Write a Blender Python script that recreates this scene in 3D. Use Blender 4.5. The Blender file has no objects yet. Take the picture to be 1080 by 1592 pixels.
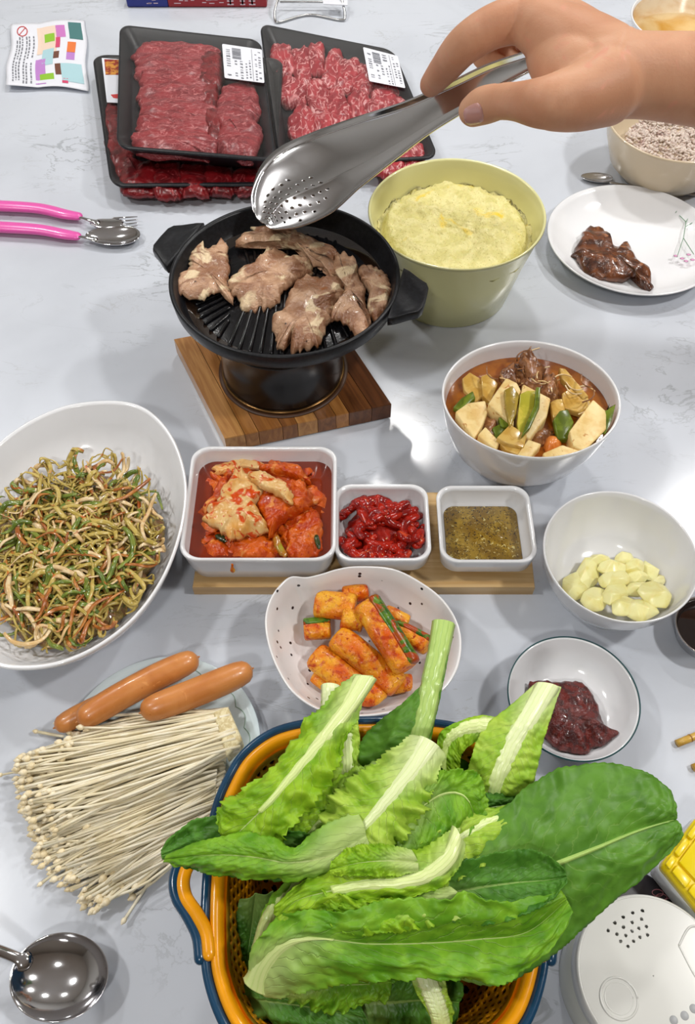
import bpy, bmesh, math, random
from mathutils import Vector, Matrix, noise as mn
random.seed(7)
PI = math.pi
sc = bpy.context.scene
C = sc.collection

# ------------------------------------------------------------------ camera, world, lights, exposure
F_PX, PITCH, CAM_Z = 1300.0, math.radians(56.0), 0.65      # table top is z = 0
cam_d = bpy.data.cameras.new('camera')
cam = bpy.data.objects.new('camera', cam_d); C.objects.link(cam)
cam.location = (0, 0, CAM_Z)
cam.rotation_euler = (PI/2 - PITCH, 0, 0)
cam_d.sensor_fit = 'VERTICAL'; cam_d.sensor_height = 24.0; cam_d.lens = 24.0*F_PX/1592.0
cam_d.clip_start = 0.01; cam_d.clip_end = 50
sc.camera = cam

w = bpy.data.worlds.new('world'); sc.world = w; w.use_nodes = True
w.node_tree.nodes['Background'].inputs[0].default_value = (0.95, 0.97, 1.0, 1)
w.node_tree.nodes['Background'].inputs[1].default_value = 0.75

LAMPS = [  # x, y, power: the round ceiling panels over the table
    (-0.95, 1.55, 18), (0.15, 1.75, 19), (1.15, 1.45, 27), (-1.05, 0.35, 18), (1.05, 0.25, 27), (-0.25, -0.75, 16)]
CEIL = 1.62
for x, y, p in LAMPS:
    l = bpy.data.lights.new('lamp_light', 'AREA'); l.shape = 'DISK'; l.size = 0.16; l.energy = p
    l.color = (1.0, 0.985, 0.955)
    o = bpy.data.objects.new('lamp_light', l); o.location = (x, y, CEIL-0.035); C.objects.link(o)

vs = sc.view_settings
vs.view_transform = 'Standard'; vs.look = 'None'; vs.gamma = 1.0; vs.use_curve_mapping = False
vs.exposure = -0.95

# ------------------------------------------------------------------ geometry helpers
_fw = Vector((0, math.cos(PITCH), -math.sin(PITCH))); _up = Vector((0, math.sin(PITCH), math.cos(PITCH)))
def at(px, py, z=0.0):
    """world point on the level z that the photograph shows at pixel px, py"""
    d = _fw + Vector((1, 0, 0))*((px-540)/F_PX) - _up*((py-796)/F_PX)
    t = (z-CAM_Z)/d.z
    return Vector((d.x*t, d.y*t, z))
def mpp(p):
    return (p-Vector((0, 0, CAM_Z))).dot(_fw)/F_PX
def spl(P, n, closed=False):
    P = [tuple(p) for p in P]; m = len(P); out = []
    segs = m if closed else m-1
    for i in range(n):
        t = i/(n if closed else n-1)*segs
        k = min(int(t), segs-1); f = t-k
        g = (lambda j: P[j % m]) if closed else (lambda j: P[max(0, min(m-1, j))])
        a, b, c, d = g(k-1), g(k), g(k+1), g(k+2)
        out.append(tuple(.5*(2*b[q]+(c[q]-a[q])*f+(2*a[q]-5*b[q]+4*c[q]-d[q])*f*f+(3*b[q]-a[q]-3*c[q]+d[q])*f**3) for q in range(len(b))))
    return out
def lerp(a, b, t): return a+(b-a)*t
def tab(T, u):
    for (a, x), (b, y) in zip(T, T[1:]):
        if u <= b: return x+(y-x)*max(0, (u-a))/(b-a)
    return T[-1][1]
WL = {}
def thing(name, label, cat, loc=(0, 0, 0), group=None):
    o = bpy.data.objects.new(name, None); C.objects.link(o); o.empty_display_size = 0.02
    o.location = loc; WL[o.name] = Vector(loc); tag(o, label, cat, group)
    return o
def tag(o, label=None, cat=None, group=None, kind=None):
    if label: o['label'] = label
    if cat: o['category'] = cat
    if group: o['group'] = group
    if kind: o['kind'] = kind
    return o
def mk(name, vs_, fs, mat, parent=None, smooth=True, uv=None, mods=None, mi=None):
    vs_ = [Vector(v) for v in vs_]
    if parent is None:
        n = len(vs_); org = Vector((sum(v.x for v in vs_)/n, sum(v.y for v in vs_)/n, min(v.z for v in vs_)))
    else: org = WL[parent.name]
    me = bpy.data.meshes.new(name); me.from_pydata([v-org for v in vs_], [], fs)
    mats = mat if isinstance(mat, (list, tuple)) else [mat]
    for m in mats: me.materials.append(m)
    if mi: me.polygons.foreach_set('material_index', mi)
    if smooth: me.polygons.foreach_set('use_smooth', [True]*len(me.polygons))
    if uv:
        L = me.uv_layers.new(name='UVMap'); idx = [0]*len(me.loops); me.loops.foreach_get('vertex_index', idx)
        fl = []
        for i in idx: fl += uv[i]
        L.data.foreach_set('uv', fl)
    o = bpy.data.objects.new(name, me); C.objects.link(o)
    if parent is None: o.location = org
    else: o.parent = parent
    WL[o.name] = org
    if not uv and len(fs) > 3 and len(fs) < 45000:
        bm = bmesh.new(); bm.from_mesh(me); bmesh.ops.recalc_face_normals(bm, faces=bm.faces); bm.to_mesh(me); bm.free()
    for m in (mods or []):
        if m[0] == 'sub': q = o.modifiers.new('s', 'SUBSURF'); q.levels = q.render_levels = m[1]
        if m[0] == 'sol': q = o.modifiers.new('t', 'SOLIDIFY'); q.thickness = m[1]; q.offset = m[2] if len(m) > 2 else 0
        if m[0] == 'bev': q = o.modifiers.new('b', 'BEVEL'); q.width = m[1]; q.segments = 2; q.limit_method = 'ANGLE'; q.angle_limit = .4
    return o
def part(name, geo, mat, parent=None, **k):
    return mk(name, geo[0], geo[1], mat, parent, **k)
def join(*gs):
    V, Fc = [], []
    for v, f in gs:
        n = len(V); V += list(v); Fc += [tuple(i+n for i in q) for q in f]
    return V, Fc
def rings(R, caps=True, closed=True):
    n = len(R[0]); V = [p for r in R for p in r]; Fc = []
    for i in range(len(R)-1):
        for j in range(n if closed else n-1):
            k = (j+1) % n
            Fc.append((i*n+j, i*n+k, (i+1)*n+k, (i+1)*n+j))
    if caps:
        for i, rev in ((0, True), (len(R)-1, False)):
            c = sum((Vector(p) for p in R[i]), Vector())/n
            V.append(c); q = len(V)-1
            for j in range(n):
                k = (j+1) % n
                Fc.append((q, i*n+k, i*n+j) if rev else (q, i*n+j, i*n+k))
    return V, Fc
def shell(outline, cen, prof, caps=True):
    """outline: rim points (x,y); prof: (scale, z) from outer bottom over the rim to inner bottom"""
    cx, cy = cen
    return rings([[Vector((cx+(p[0]-cx)*s, cy+(p[1]-cy)*s, z)) for p in outline] for s, z in prof], caps)
def circ(cx, cy, rx, ry=None, n=72, rot=0):
    ry = ry or rx; c, s = math.cos(rot), math.sin(rot)
    return [(cx+rx*math.cos(a)*c-ry*math.sin(a)*s, cy+rx*math.cos(a)*s+ry*math.sin(a)*c) for a in (2*PI*i/n for i in range(n))]
def rrect(r=.2, n=12):
    """unit rounded square in [-1,1]^2"""
    o = []
    for k, (sx, sy) in enumerate(((1, 1), (-1, 1), (-1, -1), (1, -1))):
        for i in range(n+1):
            a = (k+i/n)*PI/2
            o.append((sx*(1-r)+r*math.cos(a), sy*(1-r)+r*math.sin(a)))
    return o
def quadmap(uv, Q):
    """Q: four corners back-left, back-right, front-right, front-left"""
    u, v = (uv[0]+1)/2, (uv[1]+1)/2
    a = Q[3].lerp(Q[2], u); b = Q[0].lerp(Q[1], u)
    return a.lerp(b, v)
def tube(P, R, seg=8, flat=1.0, upv=Vector((0, 0, 1)), roundcap=True, tw=0):
    P = [Vector(p) for p in P]; n = len(P)
    if not isinstance(R, (list, tuple)): R = [R]*n
    rr = []
    def fr(i):
        t = (P[min(n-1, i+1)]-P[max(0, i-1)]).normalized()
        s = t.cross(upv)
        if s.length < .05: s = t.cross(Vector((1, 0, .1)))
        s.normalize(); u = s.cross(t)
        if tw:
            a = tw*i/n; s, u = s*math.cos(a)+u*math.sin(a), u*math.cos(a)-s*math.sin(a)
        return t, s, u
    def ring(c, r, s, u): return [c+s*(r*math.cos(a))+u*(r*flat*math.sin(a)) for a in (2*PI*j/seg for j in range(seg))]
    t, s, u = fr(0)
    if roundcap:
        for q in (75, 50, 25): a = math.radians(q); rr.append(ring(P[0]-t*R[0]*math.sin(a), R[0]*math.cos(a), s, u))
    for i in range(n):
        t, s, u = fr(i); rr.append(ring(P[i], R[i], s, u))
    if roundcap:
        for q in (25, 50, 75): a = math.radians(q); rr.append(ring(P[-1]+t*R[-1]*math.sin(a), R[-1]*math.cos(a), s, u))
    return rings(rr)
def box(x0, x1, y0, y1, z0, z1):
    V = [Vector((x, y, z)) for z in (z0, z1) for x, y in ((x0, y0), (x1, y0), (x1, y1), (x0, y1))]
    return V, [(0, 3, 2, 1), (4, 5, 6, 7), (0, 1, 5, 4), (1, 2, 6, 5), (2, 3, 7, 6), (3, 0, 4, 7)]
def prism(top, z0):
    """solid under a top polygon (3-D points) down to z0 below each"""
    n = len(top); V = [Vector(p) for p in top]+[Vector((p[0], p[1], p[2]-z0)) for p in top]
    return V, [tuple(range(n))[::-1] if False else tuple(range(n)), tuple(range(2*n-1, n-1, -1))]+[(i, i+n, (i+1) % n+n, (i+1) % n) for i in range(n)]
def fixn(o):
    bm = bmesh.new(); bm.from_mesh(o.data); bmesh.ops.recalc_face_normals(bm, faces=bm.faces); bm.to_mesh(o.data); bm.free(); return o
def nz(p, s, k=0.0): return mn.noise(Vector((p[0]*s+k, p[1]*s-k*1.7, (p[2] if len(p) > 2 else 0)*s+k*.3)))
def blob(outline, z, h, seed=0, rough=.08, wr=.3, ws=60, ny=7, n=40, under=.25, power=2.2, tilt=(0, 0)):
    """irregular slice or lump: outline world (x,y) points, thickness h, wrinkles wr*h at ws per metre"""
    O = spl([tuple(p)[:2] for p in outline], n, True)
    cx = sum(p[0] for p in O)/n; cy = sum(p[1] for p in O)/n
    O = [(cx+(p[0]-cx)*(1+rough*nz(p, 260, seed)), cy+(p[1]-cy)*(1+rough*nz(p, 260, seed+5))) for p in O]
    def Z(x, y, r):
        e = (1-min(1, r)**power)
        q = (nz((x, y), ws, seed)+.5*nz((x, y), ws*2.3, seed+3))
        return z+h*(under+(1-under)*max(0, e)**.6)+q*wr*h*(.4+.6*r)+tilt[0]*(x-cx)+tilt[1]*(y-cy)
    R = []
    for k in range(1, ny+1):
        r = k/ny; r = 1-(1-r)**1.6
        R.append([Vector((cx+(x-cx)*r, cy+(y-cy)*r, Z(cx+(x-cx)*r, cy+(y-cy)*r, r))) for x, y in O])
    R = R[::-1]
    low = [[Vector((cx+(p.x-cx)*s, cy+(p.y-cy)*s, p.z-d*h)) for p in R[0]] for s, d in ((1.0, under*.9), (.8, under*1.1))]
    return rings(low[::-1]+R)
def pxs(pts, z, ox=0, oy=0, s=1.0): return [at(ox+x*s, oy+y*s, z) for x, y in pts]
def ell(cx, cy, rx, ry, rot=0, n=12, j=.12):
    return [(cx+(rx*math.cos(a)*math.cos(rot)-ry*math.sin(a)*math.sin(rot))*(1+random.uniform(-j, j)),
             cy+(rx*math.cos(a)*math.sin(rot)+ry*math.sin(a)*math.cos(rot))*(1+random.uniform(-j, j))) for a in (2*PI*i/n for i in range(n))]

def settle(o, out_, cen_, T, zmin=None):
    """keep a piece of food inside its dish: T gives the inner scale of the outline at each height"""
    n_ = 180; tb_ = [0]*n_
    pol = sorted((math.atan2(y-cen_[1], x-cen_[0]) % (2*PI), math.hypot(x-cen_[0], y-cen_[1])) for x, y in out_)
    pol = [(pol[-1][0]-2*PI, pol[-1][1])]+pol+[(pol[0][0]+2*PI, pol[0][1])]
    for i in range(n_):
        a = 2*PI*i/n_
        for (a0, r0), (a1, r1) in zip(pol, pol[1:]):
            if a0 <= a <= a1: tb_[i] = r0+(r1-r0)*(a-a0)/max(1e-9, a1-a0); break
    for ob in [o]+list(o.children_recursive):
        w0 = WL[ob.name]
        for v in ob.data.vertices if ob.type == 'MESH' else ():
            p = v.co+w0
            if zmin is not None and p.z < zmin: p.z = zmin+.0001
            dx, dy = p.x-cen_[0], p.y-cen_[1]; k = tb_[int((math.atan2(dy, dx) % (2*PI))/(2*PI)*n_) % n_]*tab(T, p.z)
            d = math.hypot(dx, dy)
            if d > k: p.x = cen_[0]+dx*k/d; p.y = cen_[1]+dy*k/d
            v.co = p-w0
def settle_all(names, out_, cen_, T, zmin=None):
    for o in list(C.objects):
        if o.parent is None and o.name.split('.')[0] in names: settle(o, out_, cen_, T, zmin)

# ------------------------------------------------------------------ materials
def S(r, g, b):
    f = lambda c: (c/255/12.92) if c <= 10 else ((c/255+.055)/1.055)**2.4
    return (f(r), f(g), f(b), 1)
class N:
    def __init__(s, name):
        s.m = bpy.data.materials.new(name); s.m.use_nodes = True; s.t = s.m.node_tree; s.b = s.t.nodes['Principled BSDF']
        s.out = s.t.nodes['Material Output']
    def n(s, k, ins=None, **kw):
        q = s.t.nodes.new(k)
        for a, v in kw.items(): setattr(q, a, v)
        for a, v in (ins or {}).items():
            if isinstance(v, bpy.types.NodeSocket): s.t.links.new(v, q.inputs[a])
            else: q.inputs[a].default_value = v
        return q
    def math(s, op, a, b=0.0, c=None):
        q = s.n('ShaderNodeMath', operation=op)
        for i, v in enumerate((a, b) if c is None else (a, b, c)):
            if isinstance(v, bpy.types.NodeSocket): s.t.links.new(v, q.inputs[i])
            else: q.inputs[i].default_value = v
        return q.outputs[0]
    def ramp(s, x, lo, hi):
        return s.n('ShaderNodeMapRange', {0: x, 1: lo, 2: hi}, interpolation_type='SMOOTHSTEP').outputs[0]
    def mix(s, f, a, b):
        q = s.n('ShaderNodeMix', data_type='RGBA')
        for i, v in ((0, f), (6, a), (7, b)):
            if isinstance(v, bpy.types.NodeSocket): s.t.links.new(v, q.inputs[i])
            else: q.inputs[i].default_value = v
        return q.outputs[2]
    def coord(s, kind='Object', rnd=True, scale=(1, 1, 1), rot=(0, 0, 0)):
        tc = s.n('ShaderNodeTexCoord'); v = tc.outputs[kind]
        mp = s.n('ShaderNodeMapping', {0: v, 3: scale, 2: rot})
        if rnd:
            oi = s.n('ShaderNodeObjectInfo'); c = s.n('ShaderNodeCombineXYZ', {0: oi.outputs['Random'], 1: oi.outputs['Random']})
            m = s.n('ShaderNodeVectorMath', {0: c.outputs[0], 1: (7.3, 3.1, 0)}, operation='MULTIPLY')
            s.t.links.new(m.outputs[0], mp.inputs[1])
        return mp.outputs[0]
    def noise(s, v, scale, detail=3, dist=0.0, rough=.5):
        return s.n('ShaderNodeTexNoise', {'Vector': v, 'Scale': scale, 'Detail': detail, 'Distortion': dist, 'Roughness': rough}).outputs['Fac']
    def vor(s, v, scale, feature='F1', rnd=1.0):
        return s.n('ShaderNodeTexVoronoi', {'Vector': v, 'Scale': scale, 'Randomness': rnd}, feature=feature).outputs['Distance']
    def bump(s, h, strength=.3, dist=.001):
        q = s.n('ShaderNodeBump', {'Height': h, 'Strength': strength, 'Distance': dist}); s.t.links.new(q.outputs[0], s.b.inputs['Normal'])
    def set(s, **kw):
        for a, v in kw.items():
            a = {'col': 'Base Color', 'rough': 'Roughness', 'metal': 'Metallic', 'coat': 'Coat Weight', 'sss': 'Subsurface Weight', 'spec': 'Specular IOR Level', 'alpha': 'Alpha', 'trans': 'Transmission Weight', 'ior': 'IOR', 'emit': 'Emission Strength', 'ecol': 'Emission Color'}.get(a, a)
            if isinstance(v, bpy.types.NodeSocket): s.t.links.new(v, s.b.inputs[a])
            else: s.b.inputs[a].default_value = v
        return s
def plain(name, col, rough=.4, **kw):
    return N(name).set(col=col, rough=rough, **kw).m
def organic(name, c1, c2, sc_=90, lo=.4, hi=.6, rough=.35, extra=(), bump=.4, bsc=220, bd=.0008, dist=.6, scale=(1, 1, 1), **kw):
    n = N(name); v = n.coord(scale=scale)
    col = n.mix(n.ramp(n.noise(v, sc_, 4, dist), lo, hi), c1, c2)
    for (k, s_, a, b, c3) in extra:
        if k == 'noise': f = n.ramp(n.noise(v, s_, 4, 1.0), a, b)
        elif k == 'vein':
            f0 = n.noise(v, s_, 3, 1.6); f = n.ramp(n.math('ABSOLUTE', n.math('SUBTRACT', f0, .5)), b, a)
        elif k == 'spot': f = n.ramp(n.vor(v, s_), b, a)
        col = n.mix(f, col, c3)
    n.set(col=col, rough=rough, **kw)
    if bump: n.bump(n.noise(v, bsc, 4, .5), bump, bd)
    return n.m

def m_marble():
    n = N('marble'); v = n.coord(rnd=False)
    big = n.ramp(n.noise(v, 3.0, 5, 1.2), .35, .7)
    col = n.mix(big, S(204, 209, 218), S(190, 195, 204))
    v2 = n.coord(rnd=False, scale=(1, 2.2, 1), rot=(0, 0, .5))
    f = n.noise(v2, 5.0, 6, 2.2, .6); vein = n.ramp(n.math('ABSOLUTE', n.math('SUBTRACT', f, .5)), .016, .0)
    vein = n.math('MULTIPLY', vein, n.ramp(n.noise(v, 6, 2), .48, .68))
    col = n.mix(n.math('MULTIPLY', vein, .55), col, S(138, 142, 146))
    f = n.noise(v2, 16.0, 5, 1.5, .6); vein = n.ramp(n.math('ABSOLUTE', n.math('SUBTRACT', f, .5)), .02, .0)
    vein = n.math('MULTIPLY', vein, n.ramp(n.noise(v, 11, 2), .55, .7))
    col = n.mix(n.math('MULTIPLY', vein, .4), col, S(160, 160, 160))
    n.set(col=col, rough=.16, coat=.25); n.b.inputs['Coat Roughness'].default_value = .08
    return n.m
def m_wood(name, c1, c2, along='X', sc_=1.0, rough=.35, c3=None):
    n = N(name); s = (3, 60, 30) if along == 'X' else (60, 3, 30)
    v = n.coord(scale=s)
    g = n.noise(v, 2.2*sc_, 5, 1.0); col = n.mix(n.ramp(g, .3, .7), c1, c2)
    if c3: col = n.mix(n.ramp(n.noise(n.coord(scale=(6, 18, 6) if along == 'X' else (18, 6, 6)), 3*sc_, 3, 1.4), .56, .68), col, c3)
    n.set(col=col, rough=rough); n.bump(g, .15, .0005); return n.m
RIBM = {}
def m_leaf(name, base, dark, pale, rib=.05, tl=.3, blis=.5):
    n = N(name); tc = n.n('ShaderNodeTexCoord'); sx = n.n('ShaderNodeSeparateXYZ', {0: tc.outputs['UV']})
    u, v = sx.outputs[0], sx.outputs[1]
    av = n.math('MULTIPLY', n.math('ABSOLUTE', n.math('SUBTRACT', v, .5)), 2.0)
    oc = n.coord()
    wob = n.noise(oc, 70, 4, .4)
    col = n.mix(n.ramp(wob, .35, .7), base, dark)
    col = n.mix(n.math('MULTIPLY', n.ramp(n.noise(oc, 240, 3), .55, .7), .35), col, dark)
    # side veins
    ph = n.math('ADD', n.math('MULTIPLY', u, 15.0), n.math('MULTIPLY', n.math('ADD', av, n.math('MULTIPLY', wob, .5)), -4.0))
    vein = n.ramp(n.math('ABSOLUTE', n.math('SUBTRACT', n.math('FRACT', ph), .5)), .07, .0)
    vein = n.math('MULTIPLY', vein, n.ramp(av, 1.0, .3))
    col = n.mix(n.math('MULTIPLY', vein, .2), col, pale)
    # pale heart and base
    bw = n.ramp(n.math('ADD', u, n.math('MULTIPLY', av, .25)), .55, .12)
    col = n.mix(n.math('MULTIPLY', bw, .8), col, pale)
    rw = n.math('MULTIPLY', n.ramp(u, 1.05, .0), rib*2.2)
    rm = n.ramp(n.math('DIVIDE', av, n.math('ADD', rw, .012)), 1.0, .55)
    col = n.mix(n.math('MULTIPLY', rm, .85), col, pale)
    q = N(name+'_rib'); tq = q.n('ShaderNodeTexCoord'); sq = q.n('ShaderNodeSeparateXYZ', {0: tq.outputs['UV']})
    cq = q.mix(q.ramp(sq.outputs[0], .35, 1.0), pale, q.mix(.5, base, pale)); ln_ = q.ramp(q.math('ABSOLUTE', q.math('SUBTRACT', q.math('FRACT', q.math('MULTIPLY', sq.outputs[1], 5.0)), .5)), .25, .0)
    q.set(col=q.mix(q.math('MULTIPLY', ln_, .22), cq, base), rough=.3); q.bump(ln_, .3, .0006); RIBM[name] = q.m
    n.set(col=col, rough=.42, spec=.35)
    blister = n.vor(oc, 170, 'SMOOTH_F1'); h = n.math('ADD', n.math('MULTIPLY', blister, .9), n.math('ADD', n.math('MULTIPLY', vein, -.6), n.noise(oc, 60, 3)))
    n.bump(h, blis, .0016)
    tr = n.n('ShaderNodeBsdfTranslucent', {0: col}); ms = n.n('ShaderNodeMixShader', {0: tl})
    n.t.links.new(n.b.outputs[0], ms.inputs[1]); n.t.links.new(tr.outputs[0], ms.inputs[2]); n.t.links.new(ms.outputs[0], n.out.inputs[0])
    return n.m
def m_film():
    n = N('clear_film'); n.b.inputs['Roughness'].default_value = .12
    gl = n.n('ShaderNodeBsdfGlossy', {0: (1, 1, 1, 1), 1: .12}); tp = n.n('ShaderNodeBsdfTransparent')
    lw = n.n('ShaderNodeLayerWeight', {0: .25}); v = n.coord()
    bp = n.n('ShaderNodeBump', {'Height': n.noise(v, 25, 3, .5), 'Strength': .5, 'Distance': .002}); n.t.links.new(bp.outputs[0], gl.inputs['Normal'])
    f = n.math('ADD', n.math('MULTIPLY', lw.outputs['Facing'], .10), .07)
    ms = n.n('ShaderNodeMixShader', {0: f}); n.t.links.new(tp.outputs[0], ms.inputs[1]); n.t.links.new(gl.outputs[0], ms.inputs[2])
    n.t.links.new(ms.outputs[0], n.out.inputs[0]); return n.m
def m_steel(name='brushed_steel', rough=.2, col=(.62, .62, .64, 1)):
    n = N(name); v = n.coord(scale=(1, 1, 1)); h = n.noise(v, 90, 3)
    n.set(col=col, metal=1.0, rough=rough); n.bump(h, .06, .001); return n.m
def m_specked(name, col, dot, scale, thr, rough=.2):
    n = N(name); v = n.coord(rnd=False)
    vo = n.n('ShaderNodeTexVoronoi', {'Vector': v, 'Scale': scale}); f = n.ramp(vo.outputs['Distance'], thr, thr*.7)
    keep = n.math('GREATER_THAN', n.n('ShaderNodeSeparateColor', {0: vo.outputs['Color']}).outputs[0], .55)
    n.set(col=n.mix(n.math('MULTIPLY', f, keep), col, dot), rough=rough, coat=.3); return n.m

M = dict(
    marble=m_marble(),
    wall=plain('wall_paint', S(225, 226, 224), .8), ceiling=plain('ceiling_paint', S(238, 238, 236), .9), floor=m_wood('floor_wood', S(150, 120, 90), S(120, 92, 66)),
    wall2=plain('darker_wall_paint', S(150, 142, 132), .7),
    lamp=plain('lamp_glow', (1, 1, 1, 1), .5, emit=14.0, ecol=(1, .98, .95, 1)), lampframe=plain('lamp_frame', S(235, 235, 235), .4),
    white=plain('white_glaze', S(232, 233, 236), .12, coat=.4), whiteb=plain('warm_white_glaze', S(232, 232, 228), .15, coat=.3),
    beige=plain('beige_glaze', S(214, 196, 168), .22, coat=.3), yellow=plain('yellow_glaze', S(222, 219, 160), .2, coat=.3),
    teal=plain('teal_line', S(40, 84, 88), .3), greenline=plain('green_line', S(110, 150, 120), .4),
    black=organic('black_cast', S(18, 19, 22), S(27, 28, 32), 300, rough=.35, spec=.28, bump=.25, bsc=900, bd=.0003, extra=(('spot', 240, .04, .07, S(70, 72, 78)),)),
    blackin=organic('black_oiled', S(10, 10, 12), S(18, 18, 21), 200, rough=.16, spec=.35, bump=.25, bsc=500, bd=.0004),
    stove=plain('burner_enamel', S(20, 15, 13), .2, spec=.35),
    steel=m_steel(), steel2=m_steel('polished_steel', .1, (.66, .66, .68, 1)), wire=m_steel('steel_wire', .25, (.5, .5, .5, 1)),
    foam=organic('black_foam', S(23, 24, 28), S(31, 32, 37), 400, rough=.4, spec=.35, bump=.3, bsc=700, bd=.0003), film=m_film(),
    paper=plain('label_paper', S(226, 228, 236), .5), ink=plain('grey_ink', S(120, 122, 130), .6), red_ink=plain('red_ink', S(200, 60, 60), .6), dark_ink=plain('black_ink', S(40, 40, 46), .6),
    navy=plain('navy_plastic', S(20, 62, 92), .22, coat=.2), orange=plain('amber_plastic', S(238, 158, 10), .25, coat=.2),
    pink=plain('pink_plastic', S(226, 92, 172), .28, coat=.2),
)
M['beef'] = organic('marbled_beef', S(150, 46, 52), S(116, 28, 36), 50, .35, .65, .35, (('vein', 42, .0, .022, S(196, 122, 122)), ('vein', 130, .0, .025, S(184, 104, 106)), ('noise', 22, .6, .8, S(170, 84, 86))), bump=.4, bsc=160, scale=(.7, 1.6, 1))
M['beef2'] = organic('fatty_beef', S(176, 56, 64), S(138, 32, 42), 40, .35, .65, .32, (('vein', 36, .0, .035, S(222, 160, 158)), ('noise', 34, .6, .72, S(216, 140, 140))), bump=.4, bsc=160, scale=(1.6, .8, 1))
M['beefd'] = organic('dark_beef', S(126, 20, 26), S(84, 10, 16), 50, .35, .65, .3, (('vein', 50, .0, .02, S(160, 70, 72)),), bump=.4, bsc=160)
M['pork'] = organic('grilled_pork', S(200, 160, 128), S(146, 102, 74), 40, .36, .64, .28, (('noise', 34, .55, .62, S(226, 202, 164)), ('noise', 45, .58, .68, S(132, 88, 60)), ('noise', 80, .64, .72, S(150, 88, 36)), ('spot', 55, .03, .07, S(50, 28, 16))), bump=1.0, bsc=230, bd=.0018, coat=.15)
M['seared'] = organic('seared_meat', S(112, 62, 32), S(64, 32, 18), 80, .35, .65, .25, (('noise', 60, .58, .72, S(160, 104, 70)), ('noise', 90, .64, .75, S(30, 16, 10))), bump=.8, coat=.4)
M['egg'] = organic('steamed_egg', S(228, 218, 150), S(214, 204, 128), 70, rough=.45, extra=(('noise', 30, .58, .72, S(232, 200, 50)), ('spot', 330, .1, .25, S(186, 174, 96))), bump=.9, bsc=330, bd=.0015, sss=.05)
M['kimchi'] = organic('kimchi_leaf', S(210, 98, 20), S(180, 60, 6), 60, .35, .65, .25, (('noise', 45, .58, .72, S(226, 150, 76)), ('noise', 150, .58, .7, S(164, 40, 10))), bump=1.0, bsc=160, bd=.0016, coat=.1, spec=.35)
M['kimchiw'] = organic('kimchi_white', S(226, 190, 130), S(212, 150, 70), 60, .35, .7, .18, (('noise', 70, .52, .62, S(204, 74, 16)), ('noise', 160, .6, .7, S(190, 50, 12))), bump=.6, coat=.1, spec=.35)
M['broth'] = plain('red_broth', S(122, 38, 6), .06, coat=.2)
M['stewbroth'] = organic('brown_broth', S(152, 88, 24), S(128, 66, 14), 60, rough=.08, bump=.1, coat=.2)
M['redstrip'] = organic('red_seasoned', S(168, 30, 14), S(122, 14, 8), 110, rough=.2, extra=(('noise', 90, .6, .72, S(200, 66, 30)), ('spot', 120, .05, .08, S(225, 190, 130))), bump=.5, coat=.1, spec=.35)
M['oil'] = organic('seasoned_oil', S(146, 118, 42), S(120, 92, 28), 60, rough=.07, extra=(('noise', 500, .56, .62, S(60, 44, 18)), ('noise', 330, .62, .68, S(196, 182, 120))), bump=.12, coat=.7)
M['cuke'] = organic('cucumber_flesh', S(226, 164, 40), S(214, 120, 16), 60, .35, .65, .22, (('noise', 50, .42, .68, S(204, 84, 12)), ('noise', 110, .5, .72, S(170, 50, 8)), ('noise', 420, .6, .7, S(150, 36, 8))), bump=.9, bsc=260, bd=.0014, coat=.1, spec=.3)
M['cukeskin'] = organic('cucumber_skin', S(40, 84, 16), S(90, 124, 30), 120, rough=.25, extra=(('noise', 75, .48, .58, S(156, 60, 12)),), bump=.5, spec=.35)
M['garlic'] = organic('garlic_flesh', S(240, 232, 168), S(226, 212, 128), 90, .4, .8, .28, bump=.15, bsc=120, sss=.12)
M['jang'] = organic('chilli_soy_paste', S(100, 22, 12), S(64, 12, 8), 160, rough=.25, extra=(('noise', 60, .6, .75, S(122, 36, 16)), ('spot', 420, .06, .1, S(150, 70, 40))), bump=1.0, bsc=500, bd=.001, coat=.15)
M['tofu'] = organic('tofu', S(236, 208, 146), S(222, 184, 112), 90, .4, .7, .4, (('noise', 200, .62, .72, S(196, 140, 70)),), bump=.5, bsc=330, bd=.0005, sss=.1)
M['potato'] = organic('stewed_potato', S(208, 172, 92), S(190, 148, 66), 90, rough=.22, bump=.2, coat=.3)
M['zuke'] = organic('zucchini_flesh', S(206, 190, 74), S(170, 164, 50), 90, rough=.22, bump=.2, coat=.3)
M['zukeskin'] = organic('green_skin', S(106, 122, 34), S(80, 94, 22), 90, rough=.25, bump=.2, spec=.35)
M['stewmeat'] = organic('stewed_meat', S(150, 100, 62), S(108, 66, 38), 90, rough=.25, extra=(('noise', 120, .58, .7, S(190, 140, 92)),), bump=.8, coat=.4)
M['carrot'] = organic('stewed_onion', S(216, 130, 60), S(196, 104, 36), 90, rough=.22, bump=.3, coat=.4)
M['s_green'] = organic('scallion_green', S(92, 112, 40), S(124, 136, 52), 70, rough=.22, extra=(('noise', 110, .6, .7, S(180, 90, 30)),), bump=.2, coat=.4)
M['s_yel'] = organic('scallion_yellow', S(196, 172, 92), S(172, 150, 70), 70, rough=.22, extra=(('noise', 110, .6, .7, S(196, 100, 30)),), bump=.2, coat=.4)
M['s_pale'] = organic('scallion_white', S(226, 202, 158), S(212, 176, 120), 70, rough=.22, extra=(('noise', 90, .62, .72, S(190, 100, 60)),), bump=.2, coat=.4)
M['s_red'] = organic('scallion_sauced', S(182, 118, 54), S(150, 82, 30), 70, rough=.2, bump=.4, coat=.5)
M['s_bed'] = organic('scallion_bed', S(136, 112, 50), S(116, 72, 26), 140, rough=.25, extra=(('noise', 120, .56, .66, S(86, 96, 30)),), bump=.8, bsc=300, bd=.002, coat=.4)
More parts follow.
